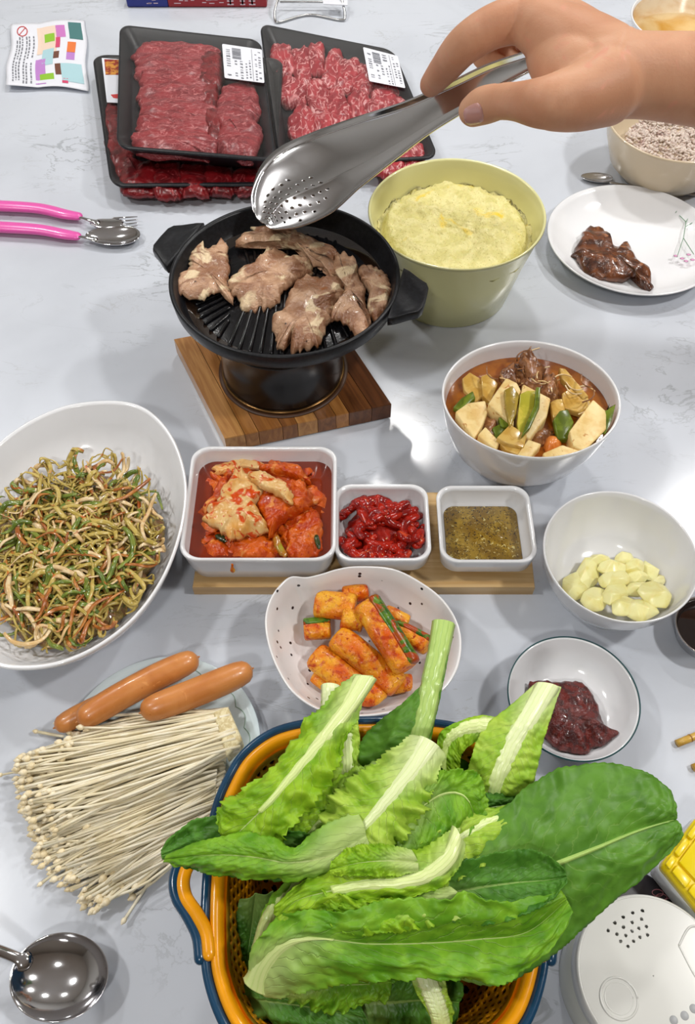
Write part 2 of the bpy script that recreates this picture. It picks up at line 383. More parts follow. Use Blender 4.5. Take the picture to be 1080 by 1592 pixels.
M['enoki'] = organic('enoki_stem', S(240, 230, 204), S(228, 214, 178), 40, rough=.4, bump=.1, sss=.05)
M['enokicap'] = organic('enoki_cap', S(244, 232, 202), S(232, 214, 172), 90, rough=.3, bump=.1)
M['enokiroot'] = organic('enoki_root', S(226, 214, 172), S(200, 182, 134), 300, rough=.6, bump=.8, bsc=500)
M['sausage'] = organic('sausage_skin', S(202, 132, 70), S(188, 116, 56), 30, rough=.32, extra=(('noise', 130, .64, .74, S(214, 146, 82)), ('spot', 90, .03, .05, S(160, 84, 34))), bump=.2, bsc=260, coat=.15, sss=.05)
M['skin'] = organic('hand_skin', S(208, 158, 126), S(194, 140, 108), 22, .3, .7, .5, (('noise', 60, .6, .75, S(208, 146, 118)),), spec=.3, bump=.35, bsc=500, bd=.0005, sss=.1)
M['nail'] = plain('finger_nail', S(200, 148, 140), .25, coat=.4)
M['chopstick'] = organic('bamboo', S(206, 166, 76), S(186, 140, 50), 60, rough=.3, bump=.2)
M['board1'] = m_wood('light_bamboo', S(212, 180, 130), S(190, 152, 98), 'X')
M['rib'] = organic('leaf_rib', S(206, 222, 150), S(180, 206, 110), 60, rough=.3, bump=.25, bsc=160, scale=(1, 1, 1), sss=.08)
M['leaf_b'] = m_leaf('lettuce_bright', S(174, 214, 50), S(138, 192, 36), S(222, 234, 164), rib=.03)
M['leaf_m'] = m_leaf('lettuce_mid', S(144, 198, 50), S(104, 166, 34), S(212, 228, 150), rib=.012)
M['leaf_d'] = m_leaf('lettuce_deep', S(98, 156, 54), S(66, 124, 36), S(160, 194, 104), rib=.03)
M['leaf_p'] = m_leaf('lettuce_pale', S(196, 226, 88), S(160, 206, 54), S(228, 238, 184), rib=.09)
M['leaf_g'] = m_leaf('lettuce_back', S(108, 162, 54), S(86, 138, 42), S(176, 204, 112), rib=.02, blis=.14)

# ------------------------------------------------------------------ the room and the table
FZ = -0.74
def struct(name, geo, mat): return tag(part(name, geo, mat, smooth=False), kind='structure')
struct('floor', box(-2.6, 2.6, -2.2, 3.2, FZ-.05, FZ), M['floor'])
struct('ceiling', box(-2.6, 2.6, -2.2, 3.2, CEIL+.005, CEIL+.05), M['ceiling'])
struct('wall_back', box(-2.6, 2.6, 3.2, 3.25, FZ, CEIL), M['wall'])
struct('wall_left', box(-2.65, -2.6, -2.2, 3.2, FZ, CEIL), M['wall'])
for x, y, p in LAMPS:
    t = thing('ceiling_light', 'small round white ceiling light above the table', 'light', (x, y, CEIL-.03), 'round ceiling lights')
    part('lamp_frame', shell(circ(x, y, .11, n=40), (x, y), [(1, CEIL+.003), (1, CEIL-.03), (.9, CEIL-.032), (.9, CEIL-.02)][::-1]), M['lampframe'], t)
    part('diffuser', shell(circ(x, y, .095, n=40), (x, y), [(1, CEIL-.022), (.96, CEIL-.028)][::-1]), M['lamp'], t)
struct('wall_right', box(2.6, 2.65, -2.2, 3.2, FZ, CEIL), M['wall2'])
struct('wall_front', box(-2.6, 2.6, -2.25, -2.2, FZ, CEIL), M['wall2'])
t = thing('dining_table', 'long dining table with a pale grey veined marble top', 'table', (0, .75, FZ))
part('tabletop', box(-.85, .85, -.12, 1.9, -.03, 0), M['marble'], t, smooth=False, mods=[('bev', .004)])
for sx in (-.75, .75):
    for y in (-.02, 1.8): part('leg', tube([(sx, y, FZ+.001), (sx*1.0, y, -.03)], [.02, .032], 12, roundcap=False), M['lampframe'], t)

# ------------------------------------------------------------------ round crockery
def rimmed(name, label, cat, out, cen, prof, mat, loc=None, asname='body', mods=None):
    t = thing(name, label, cat, (cen[0], cen[1], prof[0][1]))
    part(asname, shell(out, cen, prof), mat, t)
    return t
# yellow pot with steamed egg
cen = (.1144, .7499)
t = rimmed('egg_pot', 'tall pale yellow ceramic pot holding steamed egg beside the grill pan', 'pot', circ(*cen, .0931, n=96), cen,
    [(.70, .0), (.735, .002), (.86, .055), (.975, .096), (.99, .1), (1, .1), (.985, .102), (.965, .1), (.935, .09), (.83, .055), (.78, .03), (.6, .012)], M['yellow'])
def egg():
    R = []; n = 120
    for k in range(34, 0, -1):
        r = k/34; ring = []
        for j in range(n):
            a = 2*PI*j/n; rr = .0845*r*(1+.02*math.sin(5*a)*r+.03*nz((math.cos(a)*3, math.sin(a)*3), 1.3)*r)
            rr = min(rr, .0842)
            x, y = cen[0]+rr*math.cos(a), cen[1]+rr*math.sin(a)-.002*r
            z = .078+.014*(1-r**4)-.010*math.exp(-((r-.93)/.06)**2)-.013*math.exp(-((x-cen[0]-.0)**2+(y-cen[1]+.02)**2)/.0011)
            z += .0035*nz((x, y), 90, 1)+.0018*nz((x, y), 240, 2) + (.005*abs(nz((x, y), 150, 9)) if r > .8 else 0)
            ring.append(Vector((x, y, z)))
        R.append(ring)
    g = rings([[Vector((cen[0]+(p.x-cen[0])*.9, cen[1]+(p.y-cen[1])*.9, .066)) for p in R[0]]]+R)
    return g
o = mk('steamed_egg', *egg(), M['egg']); tag(o, 'puffed yellow steamed egg filling the yellow pot', 'egg dish')

# flower plate with a seared piece
cen = (.3336, .8118)
t = rimmed('plate', 'shallow white plate with a pink flower sprig holding one seared piece of meat', 'plate', circ(*cen, .0999, n=96), cen,
    [(.55, .0), (.6, .0), (.62, .003), (.85, .01), (.99, .019), (1, .0205), (.985, .0212), (.93, .0165), (.72, .0075), (.5, .006)], M['white'])
def onplate(px, py): return at(px, py, .0135)
for k, pth in enumerate([[(1078, 395), (1062, 370), (1066, 345), (1075, 330), (1060, 318), (1052, 312)], [(1062, 370), (1052, 400)], [(1066, 345), (1056, 335)], [(1066, 352), (1078, 345)], [(1060, 318), (1050, 330)], [(1056, 322), (1068, 318)]]):
    part('flower_stem', tube([onplate(*q) for q in pth], .00045, 5), M['greenline'], t)
for q in [(1050, 398), (1060, 402), (1070, 396), (1076, 404), (1066, 406)]:
    c = onplate(*q); part('petal', shell(circ(c.x, c.y, .0028, .002, 10), (c.x, c.y), [(1, c.z+.0002), (.5, c.z+.0005)]), M['pinkprint'] if 'pinkprint' in M else M.setdefault('pinkprint', plain('pink_print', S(214, 150, 190), .4)), t)
o = part('seared_meat', blob(pxs([(893, 392), (903, 372), (912, 356), (936, 357), (940, 378), (958, 388), (972, 381), (984, 398), (992, 412), (1008, 428), (1012, 452), (998, 448), (985, 432), (962, 436), (935, 434), (910, 426), (898, 408)], .012), .011, .013, 3, .14, .45, 60, n=64, ny=9), M['seared'])
tag(o, 'dark browned piece of grilled meat on the flower plate', 'meat')

# stew bowl
cen = (.1643, .5050)
SC = (.1643, .5050)
t = rimmed('stew_bowl', 'deep white bowl full of brown tofu stew', 'bowl', circ(*cen, .0803, .0705, 96), cen,
    [(.5, .0), (.55, .0), (.57, .004), (.80, .028), (.93, .058), (.985, .082), (.995, .0865), (.985, .0875), (.965, .086), (.955, .08), (.88, .05), (.8, .035)], M['white'])
o = part('stew_broth', shell(circ(*cen, .0803*.935, .0705*.935, 72), cen, [(.9, .05), (1, .069), (.98, .0695)]), M['stewbroth']); tag(o, 'brown broth of the tofu stew in the deep white bowl', 'soup')
def st(pts, z=.074): return pxs(pts, z, 560, 230, .4815)
def chunk(name, label, cat, pts, z, h, mat, group=None, bev=.0012, zt=0, roughd=.03):
    P = st(pts, z+h); n = len(P); c = sum(P, Vector())/n
    def clampe(p, k_):
        q_ = math.hypot((p.x-SC[0])/(.0803*k_), (p.y-SC[1])/(.0705*k_)); f_ = 1/q_ if q_ > 1 else 1
        return Vector((SC[0]+(p.x-SC[0])*f_, SC[1]+(p.y-SC[1])*f_, p.z))
    P = [clampe(p+Vector((0, 0, zt*(p.y-c.y)+.002*nz(p, 100, h*999))), .95) for p in P]
    V_, F_ = prism(P, h); V_ = V_[:n]+[clampe(v, .86) for v in V_[n:]]
    o = part(name, (V_, F_), mat, mods=[('bev', bev)]); fixn(o); tag(o, label, cat, group); return o
tofu = [([(412, 822), (440, 785), (468, 752), (505, 765), (520, 785), (498, 812), (500, 880)], .064, .026, 'square tofu cube left of centre under the green slice in the stew'),
        ([(520, 780), (612, 818), (603, 865), (550, 925), (512, 905), (505, 850)], .064, .022, 'tofu cube right of the green zucchini slice in the stew'),
        ([(305, 855), (345, 830), (402, 822), (412, 850), (396, 890), (370, 925)], .062, .018, 'tofu cube at the left edge of the stew'),
        ([(675, 912), (745, 828), (792, 858), (796, 905), (740, 975), (690, 950)], .064, .022, 'large tofu cube at the right edge of the stew'),
        ([(378, 928), (402, 905), (452, 945), (440, 968)], .060, .018, 'low tofu wedge at the front left rim of the stew'),
        ([(540, 945), (585, 958), (548, 998), (505, 990)], .060, .018, 'flat tofu piece at the front rim of the stew'),
        ([(588, 985), (650, 962), (712, 980), (690, 996), (600, 1002)], .060, .018, 'thin tofu slab at the front right rim of the stew')]
for p, z, h, l in tofu: chunk('tofu_cube', l, 'tofu', p, z, h, M['tofu'], bev=.0014, zt=.25)
for p, z, l in [([(328, 748), (352, 728), (385, 745), (402, 795), (372, 812), (335, 778)], .072, 'pale potato slice at the back left of the stew'),
             ([(388, 742), (415, 735), (445, 762), (420, 812), (395, 795)], .076, 'round potato slice behind the centre tofu cube'),
             ([(440, 935), (482, 896), (538, 925), (530, 962), (470, 950)], .079, 'potato slice below the green zucchini slice'),
             ([(450, 955), (500, 950), (548, 975), (540, 998), (470, 975)], .073, 'potato slice at the front of the stew'),
             ([(650, 795), (702, 768), (745, 820), (718, 850), (655, 835)], .078, 'potato slice at the right of the stew'),
             ([(610, 815), (650, 815), (665, 850), (625, 868)], .078, 'small potato slice between tofu and green pepper in the stew'),
             ([(640, 715), (660, 720), (740, 795), (722, 802), (650, 745)], .083, 'long thin vegetable strip at the back right of the stew')]:
    chunk('potato_slice', l, 'potato', p, z-.004, .007, M['potato'], bev=.001, zt=.2)
for p, z, l, m in [([(512, 805), (535, 797), (572, 798), (572, 850), (545, 900), (520, 922), (508, 880)], .086, 'bright green and yellow zucchini slice on top of the stew', 'zuke'),
                ([(300, 832), (325, 808), (362, 790), (372, 808), (325, 842)], .076, 'green rimmed zucchini slice at the left of the stew', 'zukeskin'),
                ([(622, 880), (640, 858), (668, 850), (690, 885), (672, 930), (640, 930)], .080, 'wrinkled green pepper piece in the middle right of the stew', 'zukeskin'),
                ([(772, 862), (800, 850), (820, 838), (812, 880), (796, 915), (780, 900)], .085, 'dark green pepper tip at the right rim of the stew', 'zukeskin'),
                ([(462, 790), (488, 780), (512, 800), (505, 850), (488, 885), (470, 840)], .090, 'olive translucent zucchini slice lying over the centre tofu', 'zukeo'),
                ([(425, 905), (460, 890), (470, 915), (440, 935)], .076, 'small green zucchini bit at the front left of the stew', 'zukeskin'),
                ([(445, 870), (480, 868), (486, 895), (455, 898)], .080, 'tiny green bit beside the centre tofu in the stew', 'zukeskin')]:
    if m == 'zukeo' and 'zukeo' not in M: M['zukeo'] = organic('olive_zucchini', S(176, 150, 60), S(150, 126, 44), 90, rough=.2, coat=.3)
    o = chunk('zucchini_slice', l, 'zucchini', p, z-.004, .006, M[m], bev=.001, zt=.3)
    if m == 'zuke':
        P = st([(560, 798), (574, 798), (575, 850), (548, 902), (522, 924), (535, 890), (558, 845)], z+.0035)
        q = part('skin', prism([p+Vector((0, 0, .3*(p.y-P[3].y)-.0005)) for p in P], .005), M['zukeskin'], o, mods=[('bev', .0006)]); fixn(q)
for p, z, l in [([(518, 662), (545, 655), (575, 675), (600, 705), (575, 740), (540, 720)], .095, 'browned meat flap on top at the back of the stew'),
             ([(455, 715), (485, 690), (525, 690), (540, 730), (510, 760), (470, 750)], .084, 'meat piece at the back left of the stew'),
             ([(530, 720), (575, 720), (600, 770), (560, 790), (525, 765)], .088, 'frilly mushroom piece at the back centre of the stew'),
             ([(575, 745), (612, 715), (645, 740), (640, 790), (600, 805)], .088, 'meat piece at the back right of the stew'),
             ([(398, 858), (432, 852), (450, 885), (430, 930), (400, 905)], .076, 'grey mushroom piece between two left tofu cubes'),
             ([(545, 925), (590, 900), (635, 905), (600, 945), (560, 948)], .076, 'brown mushroom piece in front of the right tofu'),
             ([(560, 780), (600, 790), (640, 795), (630, 815), (585, 812)], .084, 'minced meat bits behind the right tofu'),
             ([(700, 850), (738, 835), (745, 850), (700, 885)], .074, 'small meat shred beside the right tofu cube')]:
    o = part('meat_piece', blob(st(p, z), z-.012, .014, z*1000, .25, .6, 110, n=44), M['stewmeat']); tag(o, l, 'meat')
o = part('onion_piece', blob(st([(592, 942), (612, 932), (650, 942), (642, 975), (600, 985)], .07), .066, .012, 8, .1, .2), M['carrot']); tag(o, 'orange onion piece at the front of the stew', 'onion')
random.seed(5)
for i in range(26):
    a = random.choice([(470, 720), (540, 745), (600, 740), (680, 760), (530, 700), (720, 790)]); z = random.uniform(.082, .094)
    x, y = a[0]+random.uniform(-35, 35), a[1]+random.uniform(-28, 28); d = random.uniform(0, 6.3)
    P = [(x+20*k*math.cos(d+.35*k), y+16*k*math.sin(d+.35*k)) for k in range(4)]
    P3 = [at(560+q[0]*.4815, 230+q[1]*.4815, z+random.uniform(-.003, .003)) for q in P]
    o = part('mushroom_thread', tube(spl(P3, 10), .0007, 6), M['s_pale'] if i % 2 else M['stewmeat']); tag(o, 'thin stewed mushroom thread on the tofu stew', 'mushroom', 'thin mushroom threads in the stew')

settle_all(['meat_piece', 'mushroom_thread', 'onion_piece'], circ(*cen, .0803, .0705, 96), cen, [(.05, .84), (.08, .92), (.1, .93)])

# garlic bowl
cen = (.2244, .3559)
t = rimmed('garlic_bowl', 'round white bowl holding peeled cut garlic, right of the oil dish', 'bowl', circ(*cen, .0632, n=96), cen,
    [(.52, .0), (.56, .0), (.575, .004), (.78, .018), (.93, .040), (.985, .057), (1, .0605), (.99, .0618), (.972, .0605), (.95, .055), (.88, .038), (.72, .018), (.55, .0095), (.3, .008)], M['white'])
random.seed(11)
GC = [(555, 425, 58, 32, 0, 0), (635, 470, 62, 45, .3, 1), (700, 425, 62, 42, .4, 0), (750, 460, 52, 45, 0, 1), (855, 475, 52, 62, .7, 0), (500, 500, 62, 66, .2, 0), (430, 560, 62, 60, .1, 0), (640, 530, 76, 46, -.1, 2), (757, 520, 56, 36, -.2, 1), (925, 555, 72, 48, .3, 0),
      (540, 630, 60, 62, .3, 1), (650, 608, 66, 46, -.2, 2), (768, 578, 64, 36, -.2, 2), (870, 615, 92, 62, .5, 3), (688, 668, 60, 48, -.2, 2), (790, 690, 82, 62, .2, 2)]
GL = ['round clove at the back left', 'wide clove at the back, left of the middle', 'clove at the back under the highlight', 'clove right of the back middle', 'upright clove at the far right back', 'large clove left of centre', 'leftmost clove of the heap', 'flat-topped clove in the middle', 'small clove right of the middle', 'wedge clove near the right wall', 'clove at the front left', 'half-moon clove in the front middle row', 'thin crescent clove behind the big right one', 'biggest clove at the right', 'half-moon clove at the very front', 'broad cut clove at the front right']
for i, (x, y, rx, ry, rot, lev) in enumerate(GC):
    z = .012+.006*lev+.018*max(0, (y-520)/200)**2*.4
    gx, gy = 770+x*.287, 750+y*.287
    E_ = [at(770+q[0]*.287, 750+q[1]*.287, z+.006) for q in ell(x, y, rx*1.22, ry*1.22, rot, 9, .2)]; ec = sum(E_, Vector())/9
    pts = [p+Vector((0, 0, random.uniform(-.002, .003))) for p in E_]+[ec.lerp(p, .7)-Vector((0, 0, .006)) for p in E_]
    pk = ec.lerp(random.choice(E_), .45)+Vector((0, 0, .0075)); pk2 = ec.lerp(random.choice(E_), .35)+Vector((0, 0, .007)); pts += [pk, pk2, ec+Vector((0, 0, .0055))]
    bm = bmesh.new(); [bm.verts.new(p) for p in pts]; hu = bmesh.ops.convex_hull(bm, input=bm.verts); bmesh.ops.delete(bm, geom=[g for g in hu['geom_interior'] if isinstance(g, bmesh.types.BMVert)], context='VERTS')
    bm.verts.ensure_lookup_table(); bm.verts.index_update(); gg = ([v.co.copy() for v in bm.verts], [tuple(v.index for v in f.verts) for f in bm.faces]); bm.free()
    o = part('garlic_clove', gg, M['garlic'], mods=[('bev', .0016), ('sub', 1)])
    tag(o, 'pale yellow peeled garlic, '+GL[i], 'garlic', 'peeled garlic in the round white bowl')

settle_all(['garlic_clove'], circ(*cen, .0632, n=96), cen, [(.0095, .5), (.018, .68), (.038, .85), (.055, .92)], .0095)

# chilli paste bowl
cen = (.1756, .2445)
t = rimmed('sauce_bowl', 'small white bowl with a dark green rim line holding chilli paste', 'bowl', circ(*cen, .0508, n=96), cen,
    [(.5, .0), (.54, .0), (.56, .003), (.8, .013), (.95, .0245), (.995, .0305), (.985, .0312), (.965, .0295), (.9, .022), (.75, .011), (.55, .0055), (.3, .005)], M['white'])
part('rim_line', shell(circ(*cen, .0512, n=96), cen, [(.985, .0300), (1, .0302), (1, .0316), (.982, .0319)], caps=False), M['teal'], t)
o = part('chilli_paste', blob([at(770+x*.287, 750+y*.287, .016) for x, y in [(185, 1090), (240, 1072), (350, 1080), (440, 1075), (500, 1120), (550, 1190), (572, 1260), (610, 1320), (695, 1365), (690, 1402), (600, 1432), (525, 1440), (500, 1505), (400, 1480), (330, 1440), (290, 1400), (240, 1340), (190, 1220)]], .010, .015, 4, .06, .35, 80, n=80, ny=12), M['jang'])
tag(o, 'thick dark red chilli soybean paste in the green rimmed bowl', 'sauce')

settle_all(['chilli_paste'], circ(*cen, .0508, n=96), cen, [(.0052, .5), (.011, .72), (.022, .87), (.0295, .93)], .0056)

# beige bowl with rice, cooked rice mound
cen = (.4030, .9640)
t = rimmed('rice_bowl', 'beige ceramic bowl with leftover rice under the forearm', 'bowl', circ(*cen, .0850, n=96), cen,
    [(.52, .0), (.62, .003), (.82, .02), (.95, .05), (.99, .068), (1, .0705), (.985, .0725), (.96, .0705), (.94, .062), (.85, .04), (.6, .018), (.3, .012)], M['beige'])
def grains(n, zf, r0, cx, cy, seed, L=.0032, W=.0013, lump=0):
    random.seed(seed); gs = []
    for i in range(n):
        a, r = random.uniform(0, 2*PI), r0*math.sqrt(random.random()); x, y = cx+r*math.cos(a), cy+r*math.sin(a)
        d = Vector((random.uniform(-1, 1), random.uniform(-1, 1), random.uniform(-.5, .5))).normalized()*L
        c = Vector((x, y, zf(x, y)+random.uniform(-.002, .002)))
        gs.append(tube([c-d, c, c+d], [W*.7, W, W*.7], 5, roundcap=False))
    return join(*gs)
M['rice'] = organic('cooked_rice', S(224, 206, 192), S(204, 182, 170), 200, rough=.4, sss=.1, extra=(('noise', 60, .6, .7, S(190, 160, 150)),))
rc = at(1040, 222, .05)
o = part('rice', grains(1300, lambda x, y: .056+.01*nz((x, y), 60)-2.2*((x-rc.x)**2+(y-rc.y)**2), .052, rc.x, rc.y, 3, .0034, .0017), M['rice']); tag(o, 'lumpy pinkish mixed rice left in the beige bowl', 'rice', kind='stuff')

# soup bowl with orange stain, top right corner
cen = (.4900, 1.2150)
t = rimmed('soup_bowl', 'white bowl stained with orange soup at the top right corner', 'bowl', circ(*cen, .0960, n=96), cen,
    [(.5, .0), (.6, .003), (.85, .03), (.985, .068), (1, .0705), (.985, .0725), (.965, .0700), (.86, .04), (.7, .02), (.4, .012)], M['white'])
M['stain'] = organic('orange_soup_film', S(226, 190, 130), S(206, 150, 60), 22, .35, .7, .1, coat=.5)
part('soup_stain', shell(circ(*cen, .0960, n=96), cen, [(.955, .0680), (.85, .0410), (.68, .0215), (.38, .0135)]), M['stain'], t)
for q, l in (([(1032, 8), (1038, 14), (1044, 22)], 'orange kimchi scrap stuck inside the stained soup bowl'), ([(1070, 10), (1071, 35), (1078, 50)], 'yellow bean sprout stuck inside the stained soup bowl')):
    z = .038; o = part('vegetable_scrap', tube(spl([at(x, y, z+.012*(45-y)/45) for x, y in q], 8), .004 if 'orange' in l else .0022, 8, .5), M['cuke'] if 'orange' in l else M['s_yel']); tag(o, l, 'food scrap')

# steel dish cut by the right edge
cen = (.3006, .3089)
t = rimmed('steel_dish', 'small dark steel dish at the right edge beside the garlic bowl', 'dish', circ(*cen, .0282, n=64), cen,
    [(.6, .0), (.8, .004), (.98, .02), (1.02, .021), (1.02, .0222), (.97, .0222), (.93, .018), (.75, .006), (.4, .004)], M['steel2'])
M['soy'] = plain('dark_soy', S(28, 16, 14), .05, coat=.6)
o = part('soy_sauce', shell(circ(*cen, .0282*.86, n=48), cen, [(.8, .0085), (1, .0135), (.97, .0137)]), M['soy']); tag(o, 'dark soy sauce in the steel dish', 'sauce')

# ------------------------------------------------------------------ scallion salad bowl
RIM = [(180, 625), (225, 636), (258, 665), (280, 705), (291, 755), (288, 805), (272, 865), (245, 920), (205, 970), (152, 1010), (95, 1035), (40, 1043), (-10, 1036), (-60, 1005), (-95, 950), (-98, 880), (-80, 800), (-45, 735), (0, 690), (50, 655), (110, 631)]
out = [(p.x, p.y) for p in (Vector(q) for q in spl([at(x, y, .06) for x, y in RIM], 110, True))][::-1]
cen = (sum(p[0] for p in out)/110, sum(p[1] for p in out)/110)
t = rimmed('salad_bowl', 'large white egg-shaped bowl of seasoned scallion shreds at left', 'bowl', out, cen,
    [(.5, .0), (.55, .0), (.57, .004), (.8, .022), (.95, .047), (.995, .0595), (1, .062), (.985, .0632), (.967, .061), (.9, .044), (.75, .024), (.55, .013), (.3, .011)], M['white'])
PC = at(118, 862, .03)
def pile_z(x, y):
    q = ((x-PC.x)/.072)**2+((y-PC.y)/.092)**2
    return .026+.024*max(0, 1-q)+.018*min(1.2, q)*(1 if q > .7 else q/.7)
o = part('scallion_heap', blob([(PC.x+.072*math.cos(a)*(1+.06*math.sin(3*a)), PC.y+.088*math.sin(a)) for a in (2*PI*i/16 for i in range(16))], .024, .022, 5, .12, .25, 90, n=60, ny=12), M['s_bed'])
tag(o, 'matted heap of sauced scallion at the bottom of the egg-shaped bowl', 'scallion salad', kind='stuff')
random.seed(21)
def shred(L, w_, flat=.35, lift=0):
    a, r = random.uniform(0, 2*PI), math.sqrt(random.random()); x, y = PC.x+.068*r*math.cos(a), PC.y+.086*r*math.sin(a)
    d = random.uniform(0, 2*PI); cv = random.gauss(0, .5); P = []; k = 7
    dz = random.uniform(-.002, .008)+lift
    X, Y = x, y
    for i in range(k):
        q = math.hypot((X-PC.x)/.079, (Y-PC.y)/.098)
        if q > 1: X, Y = PC.x+(X-PC.x)/q, PC.y+(Y-PC.y)/q
        P.append((X, Y, pile_z(X, Y)+dz+.003*math.sin(i*1.3+a)))
        d += cv*.35+random.gauss(0, .12); X += math.cos(d)*L/k; Y += math.sin(d)*L/k
    return tube(spl(P, 12), [w_*(.5+.5*math.sin(PI*(i+1.2)/14)) for i in range(12)], 6, flat, roundcap=False, tw=random.uniform(-1, 1))
o = part('scallion_tangle', join(*[shred(random.uniform(.02, .045), random.uniform(.0007, .0016), lift=-.003) for i in range(420)]), M['s_yel'])
tag(o, 'small tangled scallion shreds under the long ones in the egg-shaped bowl', 'scallion salad', kind='stuff')
for k, (m, n, lab, wd) in enumerate([('s_green', 75, 'green scallion shred coated in chilli oil in the egg-shaped bowl', (.0016, .0032)), ('s_yel', 95, 'yellow-green scallion shred in the egg-shaped bowl', (.0013, .0027)),
                      ('s_pale', 75, 'pale white scallion shred in the egg-shaped bowl', (.0012, .0025)), ('s_red', 50, 'chilli stained orange scallion shred in the egg-shaped bowl', (.0012, .0024))]):
    for i in range(n):
        o = part('scallion_shred', shred(random.uniform(.025, .06), random.uniform(*wd)), M[m]); tag(o, lab, 'scallion', lab.split(' scallion')[0]+' scallion shreds')

settle_all(['scallion_heap', 'scallion_tangle', 'scallion_shred'], out, cen, [(.0135, .52), (.024, .71), (.044, .86), (.061, .93), (.08, .95)], .0125)

# ------------------------------------------------------------------ boards
def quad(pts, z): return [at(x, y, z) for x, y in pts]
B = [Vector(p) for p in ((-.1318, .452, 0), (.1655, .452, 0), (.1625, .351, 0), (-.1345, .351, 0))]
t = thing('serving_board', 'narrow light bamboo serving board under the three square dishes', 'board', (.0, .40, 0))
rr = rrect(.05, 4)
def slabring(Q, uvs, z, s=1.0): return [Vector((p.x, p.y, z)) for p in (quadmap((u*s, v*s), Q) for u, v in uvs)]
for k in range(4):
    v0, v1 = -1+k*.5, -1+(k+1)*.5-.004
    uvs = [(-1, v0), (1, v0), (1, v1), (-1, v1)]
    part('wood_strip', rings([slabring(B, uvs, z, s) for z, s in ((0.0, 1), (.0118, 1), (.013, .997))]), M['board1'], t, smooth=False)
# butcher block trivet
A_, B_, C_ = at(270, 527, .022), at(349, 682, .022), at(609, 628, .022); D_ = A_+C_-B_
Q = [D_, C_, B_, A_]     # strips run from A-B side: u along A->D ... v along
t = thing('trivet', 'square butcher block wooden trivet under the mini grill', 'trivet', ((A_.x+C_.x)/2, (A_.y+C_.y)/2, 0))
wc = [(S(176, 122, 66), S(146, 94, 44)), (S(150, 98, 50), S(118, 72, 34)), (S(188, 138, 80), S(156, 104, 54)), (S(112, 68, 34), S(84, 48, 24)), (S(166, 112, 58), S(134, 84, 40)), (S(96, 56, 30), S(72, 40, 20)), (S(140, 90, 46), S(104, 62, 30)), (S(120, 74, 40), S(92, 54, 28))]
wm = []
ang = math.atan2((B_-A_).y, (B_-A_).x)
for i, (a, b) in enumerate(wc):
    n = N('acacia_strip'); v = n.coord(scale=(1, 1, 1), rot=(0, 0, -ang)); v2 = n.n('ShaderNodeMapping', {0: v, 3: (8, 90, 40)}).outputs[0]
    g = n.noise(v2, 1.6, 5, 1.2); n.set(col=n.mix(n.ramp(g, .3, .7), a, b), rough=.3); n.bump(g, .15, .0004); wm.append(n.m)
ns = 9; edges = [0, .12, .2, .34, .43, .55, .66, .74, .88, 1]
for k in range(ns):
    u0, u1 = edges[k], edges[k+1]-.003
    top = [A_.lerp(D_, u0), A_.lerp(D_, u1), B_.lerp(C_, u1), B_.lerp(C_, u0)]
    R = [[Vector((p.x, p.y, z)) for p in top] for z in (.002, .021)]
    c = sum(top, Vector())/4; R.append([Vector((p.x+(c.x-p.x)*.006, p.y+(c.y-p.y)*.006, .022)) for p in top])
    part('wood_block', rings(R), wm[[2, 0, 4, 1, 2, 6, 0, 3, 5][k]], t, smooth=False)
bc = Vector((-.0655, .600, 0))
part('painted_recess', shell(circ(bc.x, bc.y, .066, n=72), (bc.x, bc.y), [(.95, .0222), (1, .0222), (1, .0232), (.95, .0232)]), plain('recess_shadow_wood', S(70, 42, 22), .5), t)  # thin dark disc on the blocks; the recess shade is put into its colour

# burner and grill pan
PZ = .121; pc = Vector((-.0592, .6275, 0)); PR = .1075
t = thing('burner_stand', 'glossy dark round burner stand on the wooden trivet', 'burner', (bc.x, bc.y, .0235))
part('body', shell(circ(bc.x, bc.y, .061, n=80), (bc.x, bc.y), [(.97, .0235), (1, .025), (1.0, .03), (.99, .06), (.98, .082), (1.02, .086), (1.0, .0875), (.95, .0875)]), M['stove'], t)
M['brass'] = plain('bronze_line', S(120, 88, 50), .25, metal=.8)
part('trim_ring', shell(circ(bc.x, bc.y, .0625, n=80), (bc.x, bc.y), [(.97, .0236), (1.0, .0238), (1.0, .0262), (.97, .0264)]), M['brass'], t)
t = thing('grill_pan', 'round black cast grill pan with two side handles and ridged plate', 'pan', (pc.x, pc.y, .088))
def ps(prof): return shell(circ(pc.x, pc.y, PR, n=120), (pc.x, pc.y), prof)
part('pan_body', ps([(.60, .088), (.72, .089), (.90, .098), (.975, .104), (1.0, .107), (1.015, PZ-.001), (1.01, PZ+.001), (.985, PZ+.0012), (.97, PZ-.001), (.93, .109), (.88, .1015), (.84, .0995)]), M['black'], t)
def dome(x, y): return .0995+.0085*(1-((x-pc.x)**2+(y-pc.y)**2)/(.86*PR)**2)
part('grill_plate', shell(circ(pc.x, pc.y, PR*.86, n=100), (pc.x, pc.y), [(1, .098)]+[(s, .0995+.0085*(1-s*s)) for s in (1, .95, .9, .8, .6, .4, .2)]), M['blackin'], t)
def ridge(p0, p1):
    P = [Vector(p0).lerp(Vector(p1), i/9) for i in range(10)]
    part('grill_ridge', tube([(p.x, p.y, dome(p.x, p.y)+.0006) for p in P], .0019, 8, .95), M['blackin'], t)
G = PR*.80
for i in range(-5, 6):      # front fan of ridges running front to back, slightly splayed
    x = i*.0085
    yb = -math.sqrt(max(0, G*G-x*x))
    ridge((pc.x+x*1.15, pc.y+yb*.98, 0), (pc.x+x*.8, pc.y-.006-abs(x)*.3, 0))
    ridge((pc.x+x*1.1, pc.y-yb*.97, 0), (pc.x+x*.8, pc.y+.006+abs(x)*.3, 0))
